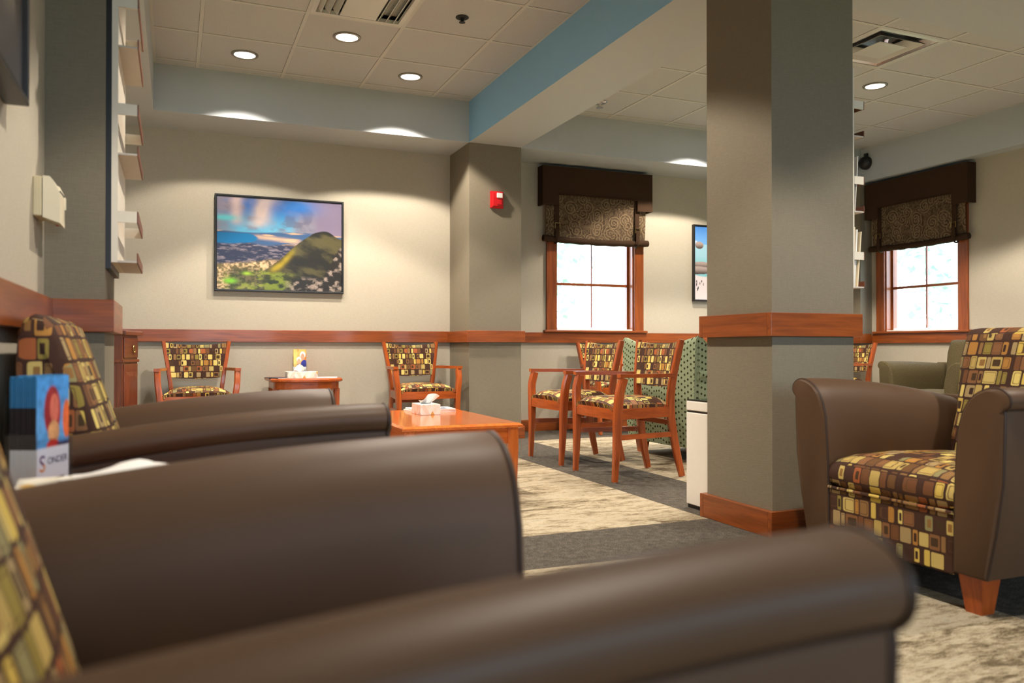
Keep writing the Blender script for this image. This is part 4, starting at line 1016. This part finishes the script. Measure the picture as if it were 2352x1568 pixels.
t = thing('waste_bin', 'tall white rectangular bin with black lid behind the column', 'bin', (2.50, 3.278, 0))
bx, by = 0.16, 0.098
part('base', MB().box(-bx + 0.006, -by + 0.006, 0, bx - 0.006, by - 0.006, 0.018), 'black', t)
part('body', MB().cbox(-bx, -by, 0.018, bx, by, 0.468, 0.004), 'white', t)
part('gap', MB().box(-bx + 0.006, -by + 0.006, 0.466, bx - 0.006, by - 0.006, 0.480), 'black', t)
part('upper_band', MB().cbox(-bx, -by, 0.478, bx, by, 0.524, 0.004), 'white', t)
part('lid', MB().cbox(-bx + 0.002, -by + 0.002, 0.524, bx - 0.002, by - 0.002, 0.532, 0.003), 'blackgloss', t)

# ------------------------------------------------------------------ tissues, magazines, brochures
def tissue_box(loc, rz, label, lx=0.115, ly=0.06, h=0.055, seed=1, big=1.0, flat=False):
    t = thing('tissue_box', label, 'tissue box', loc, rz, 'patterned tissue boxes')
    part('carton', MB().cbox(-lx, -ly, 0, lx, ly, h, 0.002), 'tbox', t, None, True)
    part('opening', MB().loft([[(lx * 0.55 * math.cos(a), ly * 0.3 * math.sin(a), h + z) for a in [2 * math.pi * k / 20 for k in range(20)]] for z in (0.0, 0.0006)]), 'dark', t)
    rnd = random.Random(seed); ph = [rnd.uniform(0, 6) for _ in range(4)]
    def f(u, v):    # fluted sheet pulled out of the slot
        a = (u - 0.5); x = a * (0.055 + 0.075 * v) * big + 0.014 * v * math.sin(ph[0]) ; y = 0.012 * math.sin(u * 9 + ph[1]) * (0.4 + v) + 0.02 * v * math.cos(ph[2])
        z = h + 0.001 + big * v * (0.055 + 0.018 * math.sin(u * 5 + ph[3]) - 0.05 * abs(a))
        return (x, y, z)
    if flat:        # sheet slumped over the carton top
        f = lambda u, v: (0.05 + (u - 0.5) * 0.19, (v - 0.5) * 0.10, h + 0.002 + 0.019 * math.sin(math.pi * u) * math.sin(math.pi * v) * (1 + 0.35 * math.sin(u * 11 + v * 5) * math.cos(v * 9 + u * 3)))
    mb = MB().grid(f, 14, 8); n = len(mb.v)
    mb.v += [(x, y + 0.0012, z) for x, y, z in mb.v]; mb.f += [tuple(n + i for i in reversed(q)) for q in list(mb.f)]
    part('tissue', mb, 'tissue', t, 60)
    return t
def magazine(loc, rz, lx, ly, h, mat, label, cover='paper'):
    t = thing('magazine', label, 'magazine', loc, rz)
    part('pages', MB().box(-lx + 0.001, -ly + 0.001, 0.0005, lx - 0.001, ly - 0.001, h - 0.0005), 'paper', t)
    part('cover', MB().box(-lx, -ly, 0, lx, ly, 0.0005).box(-lx, -ly, h - 0.0005, lx, ly, h).box(-lx - 0.0005, -ly, 0, -lx, ly, h), cover, t)
    part('title_block', MB().box(-lx + 0.02, -ly * 0.7, h, lx - 0.04, ly * 0.2, h + 0.0003), mat, t)
    return t
ZC_ = 0.392
tissue_box((1.385, 4.655, ZC_), rad(0), 'patterned tissue box with one tissue pulled up on the coffee table', 0.062, 0.09, 0.062, 3)
magazine((1.47, 4.86, ZC_), rad(3), 0.135, 0.105, 0.010, 'paper_k', 'white magazine lying at the bottom of the pile behind the coffee table tissues')
magazine((1.475, 4.862, ZC_ + 0.0105), rad(-2), 0.135, 0.10, 0.008, 'inkgrey', 'white magazine lying on another one behind the coffee table tissues')
ZE = 0.545
tissue_box((0.935, 6.60, ZE), rad(3), 'flat patterned tissue box in front of the leaflet stand on the end table', 0.118, 0.058, 0.052, 5, 0.8)
magazine((0.765, 6.62, ZE), rad(25), 0.07, 0.10, 0.006, 'inkgrey', 'dark covered booklet at the cabinet side of the end table', 'paper_k')
magazine((1.135, 6.62, ZE), rad(-12), 0.085, 0.09, 0.004, 'paper_c', 'thin pale booklet on the end table near the wall chair by the pilaster')
ZN = 0.505
tissue_box((-0.10, 1.43, ZN), rad(6), 'patterned tissue box lying beside the leaflet stand between the leather armchairs', 0.120, 0.060, 0.074, 8, 0.34, True)

def cover_family(u, v):
    c = np.zeros(u.shape + (3,)) + L3((236, 190, 110)); c = mixc(c, sst(0.5, 0.75, fbm(u * 4, v * 4, 3)), L3((214, 120, 40)))
    c = mixc(c, sst(0.25, 0.1, np.abs(u - 0.12)) * 0.7, L3((250, 220, 130)))
    def blob(cx, cy, rx, ry, col, c): return mixc(c, sst(1.1, 0.85, ((u - cx) / rx) ** 2 + ((v - cy) / ry) ** 2), L3(col))
    c = blob(0.72, 0.80, 0.22, 0.13, (240, 238, 240), c); c = blob(0.72, 0.72, 0.15, 0.13, (232, 160, 130), c)
    c = blob(0.85, 0.46, 0.28, 0.16, (52, 60, 150), c); c = blob(0.42, 0.64, 0.19, 0.10, (240, 238, 236), c); c = blob(0.42, 0.55, 0.14, 0.11, (240, 176, 140), c)
    c = blob(0.42, 0.40, 0.16, 0.07, (110, 60, 40), c)
    return mixc(c, sst(0.372, 0.366, v), L3((246, 246, 250)))
def cover_sky(u, v):
    c = np.zeros(u.shape + (3,)) + L3((70, 150, 222)); c = mixc(c, sst(0.9, 0.6, v) * 0.4, L3((120, 180, 226)))
    def blob(cx, cy, rx, ry, col, c): return mixc(c, sst(1.15, 0.8, ((u - cx) / rx) ** 2 + ((v - cy) / ry) ** 2), L3(col))
    c = blob(0.48, 0.70, 0.26, 0.22, (150, 40, 48), c); c = blob(0.54, 0.72, 0.14, 0.13, (206, 110, 92), c); c = blob(0.52, 0.52, 0.18, 0.10, (214, 160, 110), c)
    c = blob(0.93, 0.62, 0.13, 0.17, (226, 110, 60), c); c = blob(0.5, 0.40, 0.2, 0.06, (216, 60, 52), c)
    c = mixc(c, sst(0.46, 0.40, v) * sst(0.55, 0.7, u), L3((60, 24, 70))); c = mixc(c, sst(0.40, 0.37, v) * sst(0.4, 0.2, u), L3((28, 110, 122)))
    c = c * (0.55 + 0.8 * fbm(u * 9, v * 18, 23))[..., None]
    return mixc(c, sst(0.40, 0.39, v), L3((240, 240, 250)))
def stand(loc, rz, n, cover, lab_h, lab_b, edge):
    bw, bh, th = 0.052, 0.222, 0.0042; depth = n * th
    h = thing('leaflet_stand', lab_h, 'leaflet stand', loc, rz)
    part('back_panel', MB().box(-bw - 0.006, depth + 0.004, 0.004, bw + 0.006, depth + 0.007, 0.19), 'acrylic', h)
    part('front_panel', MB().box(-bw - 0.006, -0.006, 0.004, bw + 0.006, -0.0035, 0.11), 'acrylic', h)
    part('base', MB().box(-bw - 0.006, -0.006, 0.0, bw + 0.006, depth + 0.007, 0.004), 'acrylic', h)
    for s in (-1, 1): part('side_panel', MB().box(s * (bw + 0.0045) - 0.0015, -0.0035, 0.004, s * (bw + 0.0045) + 0.0015, depth + 0.004, 0.12), 'acrylic', h)
    ca, sa = math.cos(rz), math.sin(rz)
    for k in range(n):
        y = k * th + 0.0005; dx = 0.0006 * math.sin(k * 2.3); zz = 0.0045
        b = thing('brochure', lab_b[0] if k == 0 else lab_b[1], 'brochure', (loc[0] + dx * ca - y * sa, loc[1] + dx * sa + y * ca, loc[2] + zz), rz, lab_b[2])
        part('sheets', MB().box(-bw, 0, 0, bw, th - 0.001, bh * 0.39), 'paper', b)
        part('printed_edge', MB().box(-bw, 0, bh * 0.39, bw, th - 0.001, bh * 0.74), edge[0], b)
        part('printed_top', MB().box(-bw, 0, bh * 0.74, bw, th - 0.001, bh + 0.002 * math.sin(k * 1.7)), edge[1], b)
        if k == 0:
            print_sheet('cover_print', -bw, bw, 0, bh, -0.0004, 44, 90, cover, b)
            # logo: large two-coloured S and small capitals, with two grey lines of copy
            def put(me, mat, x, z, clip=None):
                o = link('lettering', me, mat, b); o.rotation_euler = (math.pi / 2, 0, 0); o.location = (x, -0.0008, z); return o
            m1 = text_mesh('S', 0.044); cut = bmesh.new(); cut.from_mesh(m1)
            zs = [v.co.y for v in cut.verts]; mid = (min(zs) + max(zs)) / 2 - 0.002
            r = bmesh.ops.bisect_plane(cut, geom=cut.verts[:] + cut.edges[:] + cut.faces[:], plane_co=(0, mid, 0), plane_no=(0, 1, 0))
            cut.to_mesh(m1); cut.free(); m1.materials.clear(); m1.materials.append(M['purple']); m1.materials.append(M['orange'])
            for p in m1.polygons: p.material_index = 0 if p.center.y > mid else 1
            put(m1, None, -0.044, 0.044)
            m2 = text_mesh('ONDER', 0.019); m2.materials.clear(); put(m2, 'inkgrey', -0.018, 0.056)
            for j in range(2): part('copy_line', MB().box(-0.028 + 0.004 * j, -0.0009, 0.026 - 0.009 * j, 0.036 - 0.006 * j, -0.0005, 0.029 - 0.009 * j), 'inkgrey', b)
M['edge_blue'] = plain('blue_print', S(40, 120, 170), 0.5, var=0.12); M['edge_dark'] = plain('dark_print', S(20, 16, 26), 0.5, var=0.1)
M['edge_gold'] = plain('gold_print', S(226, 180, 96), 0.5, var=0.1); M['edge_brown'] = plain('brown_print', S(150, 80, 40), 0.5, var=0.1)
stand((-0.212, 1.765, ZN), rad(66), 12, cover_sky, 'clear stand full of blue brochures beside the near leather armchair', ('front blue brochure with purple and orange S between the leather armchairs', 'blue topped brochure behind the front one in the stand between the leather armchairs', 'blue brochures between the leather armchairs'), ('edge_dark', 'edge_blue'))
stand((0.945, 6.75, ZE), rad(8), 4, cover_family, 'clear stand of golden brochures on the end table by the wall', ('front golden brochure with two white haired people, on the end table by the wall', 'golden topped brochure behind the front one on the end table by the wall', 'golden brochures on the end table'), ('edge_brown', 'edge_gold'))
